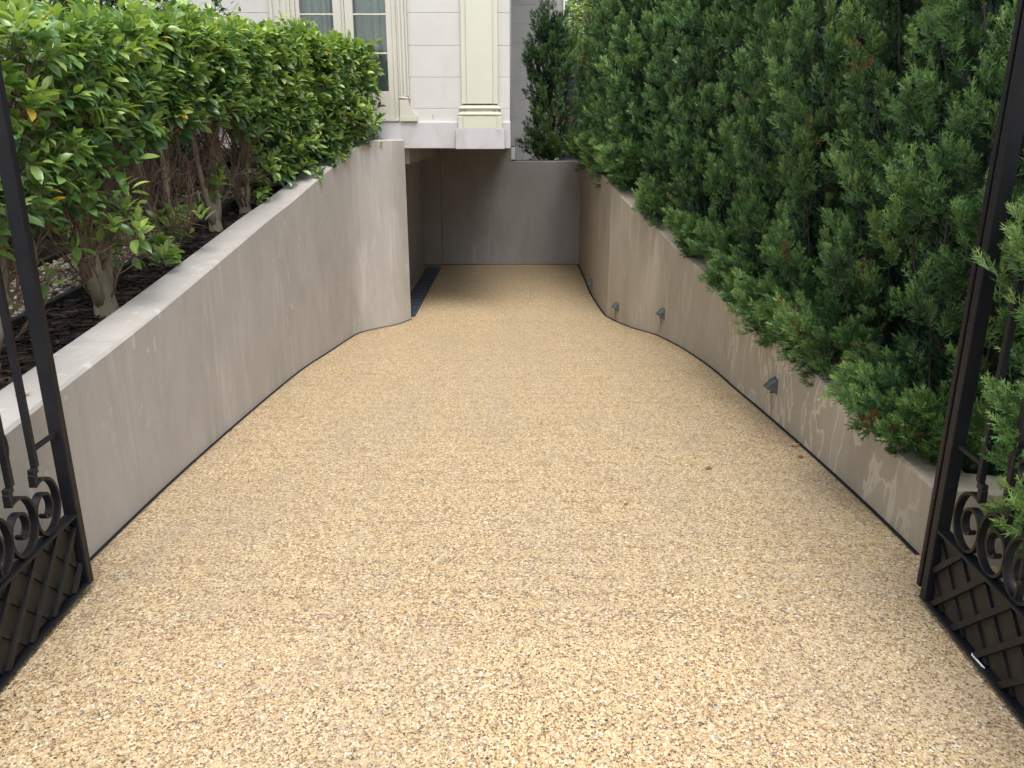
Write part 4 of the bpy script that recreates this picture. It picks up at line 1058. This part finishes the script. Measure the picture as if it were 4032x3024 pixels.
# ------------------------------------------------------------------ small trees in front of the facade
TL = []
for i in range(5):
    w = .30 + .05 * RNG.random(); c = -.05 - .25 * RNG.random()
    TL.append((np.array([(0, 0, 0), (w, .30, .05), (0, .32, 0), (-w, .30, .05), (w * .7, .62, .03 + c * .4), (0, .64, c * .4), (-w * .7, .62, .03 + c * .4), (0, 1, c)]), np.array([(0, 1, 2), (0, 2, 3), (1, 4, 5), (1, 5, 2), (2, 5, 6), (2, 6, 3), (4, 7, 5), (5, 7, 6)])))
def small_tree(x, y, H, R, lab, seed, zc=.62, nl=2600, extra=None):
    rng = np.random.default_rng(seed); z0 = float(soilL(x, y)); root = empty('small_tree', (x, y, z0), lab, 'tree', 'small trees in front of the facade')
    mt = MB(); mb = MB(); P = []; D = []
    tr = [np.array([x + .05 * math.sin(i), y + .03 * math.cos(i * 1.4), z0 - .05 + H * .8 * i / 7]) for i in range(8)]
    mt.tube(tr, [.06 * (1 - .1 * i) for i in range(8)], 8); mt.build('trunk', M['bark_dark'], root, True)
    ends = []
    for k in range(20):
        b = tr[int(rng.integers(2, 8))]; a = rng.random() * 6.283; L = R * (.55 + .5 * rng.random()); e = b + np.array([math.cos(a) * L, math.sin(a) * L, L * (.1 + .6 * rng.random())]); ends.append((b, e))
    for (px, py, pz) in (extra or []): ends.append((tr[3], np.array([px, py, pz])))
    for b, e in ends:
        mid = (b + e) / 2 + rng.normal(0, .06, 3); mb.tube([b, mid, e], [.018, .011, .004], 5, False)
        for q in range(7):
            s = rng.random(); o = mid * (1 - s) + e * s if s > .3 else b * .3 + mid * .7
            e2 = o + unit(e - b) * .16 * rng.random() + rng.normal(0, .13, 3) + np.array([0, 0, .05]); mb.tube([o, (o + e2) / 2 + rng.normal(0, .015, 3), e2], [.005, .004, .002], 4, False)
            for w in range(int(nl / (len(ends) * 7))):
                t = rng.random(); P.append(o * (1 - t) + e2 * t + rng.normal(0, .035, 3)); dd = (e2 - o) + rng.normal(0, .18, 3); dd[2] -= .05; D.append(dd)
    mb.build('branches', M['bark_dark'], root)
    P = np.array(P); D = np.array(D); n = len(P); t = rng.random((n, 1)); col = np.array([.022, .055, .022]) * (1 - t) + np.array([.07, .15, .04]) * t
    Vv, T, cc = place_sprays(TL, P, D, rng.normal(0, .6, n), .045 + .03 * rng.random(n), col); obj_tri('crown', Vv, T, cc, M['tree_leaf'], root)
small_tree(-3.75, 8.0, 2.5, .85, 'small dark trunked tree spreading leafy twigs in front of the house wall', 41, nl=5600, extra=[(-4.5 + .125 * i, 8.0 + .25 * math.sin(i * 2.4), 2.62 + .16 * math.sin(i * 1.7) + .02 * (i % 4)) for i in range(16)])
small_tree(-4.55, 7.3, 2.6, .8, 'small dark trunked tree rising behind the hedge near the paling fence', 42)
small_tree(-3.55, 6.2, 2.3, .6, 'slim dark trunked tree directly behind the hedge stems', 43, nl=1500)

# ------------------------------------------------------------------ fallen leaves
def dry_leaf(x, y, z, s, rz, lab, mat='dry_leaf', slope=0):
    rng = np.random.default_rng(int(abs(x * 997 + y * 131)))
    m = MB(); k = 15; V = []
    for i in range(k):
        a = 2 * math.pi * i / k; r = s * (1.0 if i % 3 == 0 else .52) * (.8 + .4 * rng.random()); px, py = r * math.cos(a), r * math.sin(a) * .8
        V.append((x + px * math.cos(rz) - py * math.sin(rz), y + px * math.sin(rz) + py * math.cos(rz), z + .004 + s * .42 * rng.random() * (r / s) ** 1.2))
    V.append((x, y, z + .004)); V += [(a, b, c + .0015) for a, b, c in V]
    F = [(i, (i + 1) % k, k) for i in range(k)] + [(k + 1 + (i + 1) % k, k + 1 + i, 2 * k + 1) for i in range(k)] + [(i, k + 1 + i, k + 1 + (i + 1) % k, (i + 1) % k) for i in range(k)]
    m.add(V, F); o = m.build('fallen_leaf', M[mat]); tag(o, lab, 'leaf', 'fallen dry leaves')
dry_leaf(1.11, 4.14, float(G(4.14)), .034, .3, 'curled brown dry leaf lying alone on the open driveway')
dry_leaf(1.74, 4.56, float(G(4.56)), .042, 1.2, 'flat tan dry leaf lying against the foot of the brown wall', 'tan_leaf')
dry_leaf(1.70, 4.34, float(G(4.34)), .026, 2.2, 'small brown dry leaf close to the foot of the brown wall')
dry_leaf(.57, 3.61, float(G(3.61)), .015, .8, 'small reddish dry leaf in the middle of the driveway')
dry_leaf(-1.20, 2.40, float(G(2.4)), .018, 1.7, 'faint tan dry leaf on the driveway beside the open gate', 'tan_leaf')
dry_leaf(-1.90, 2.93, float(np.interp(2.93, LTY, LTZ)), .036, .4, 'star shaped tan dry leaf on top of the pale wall behind the gate bars', 'tan_leaf')
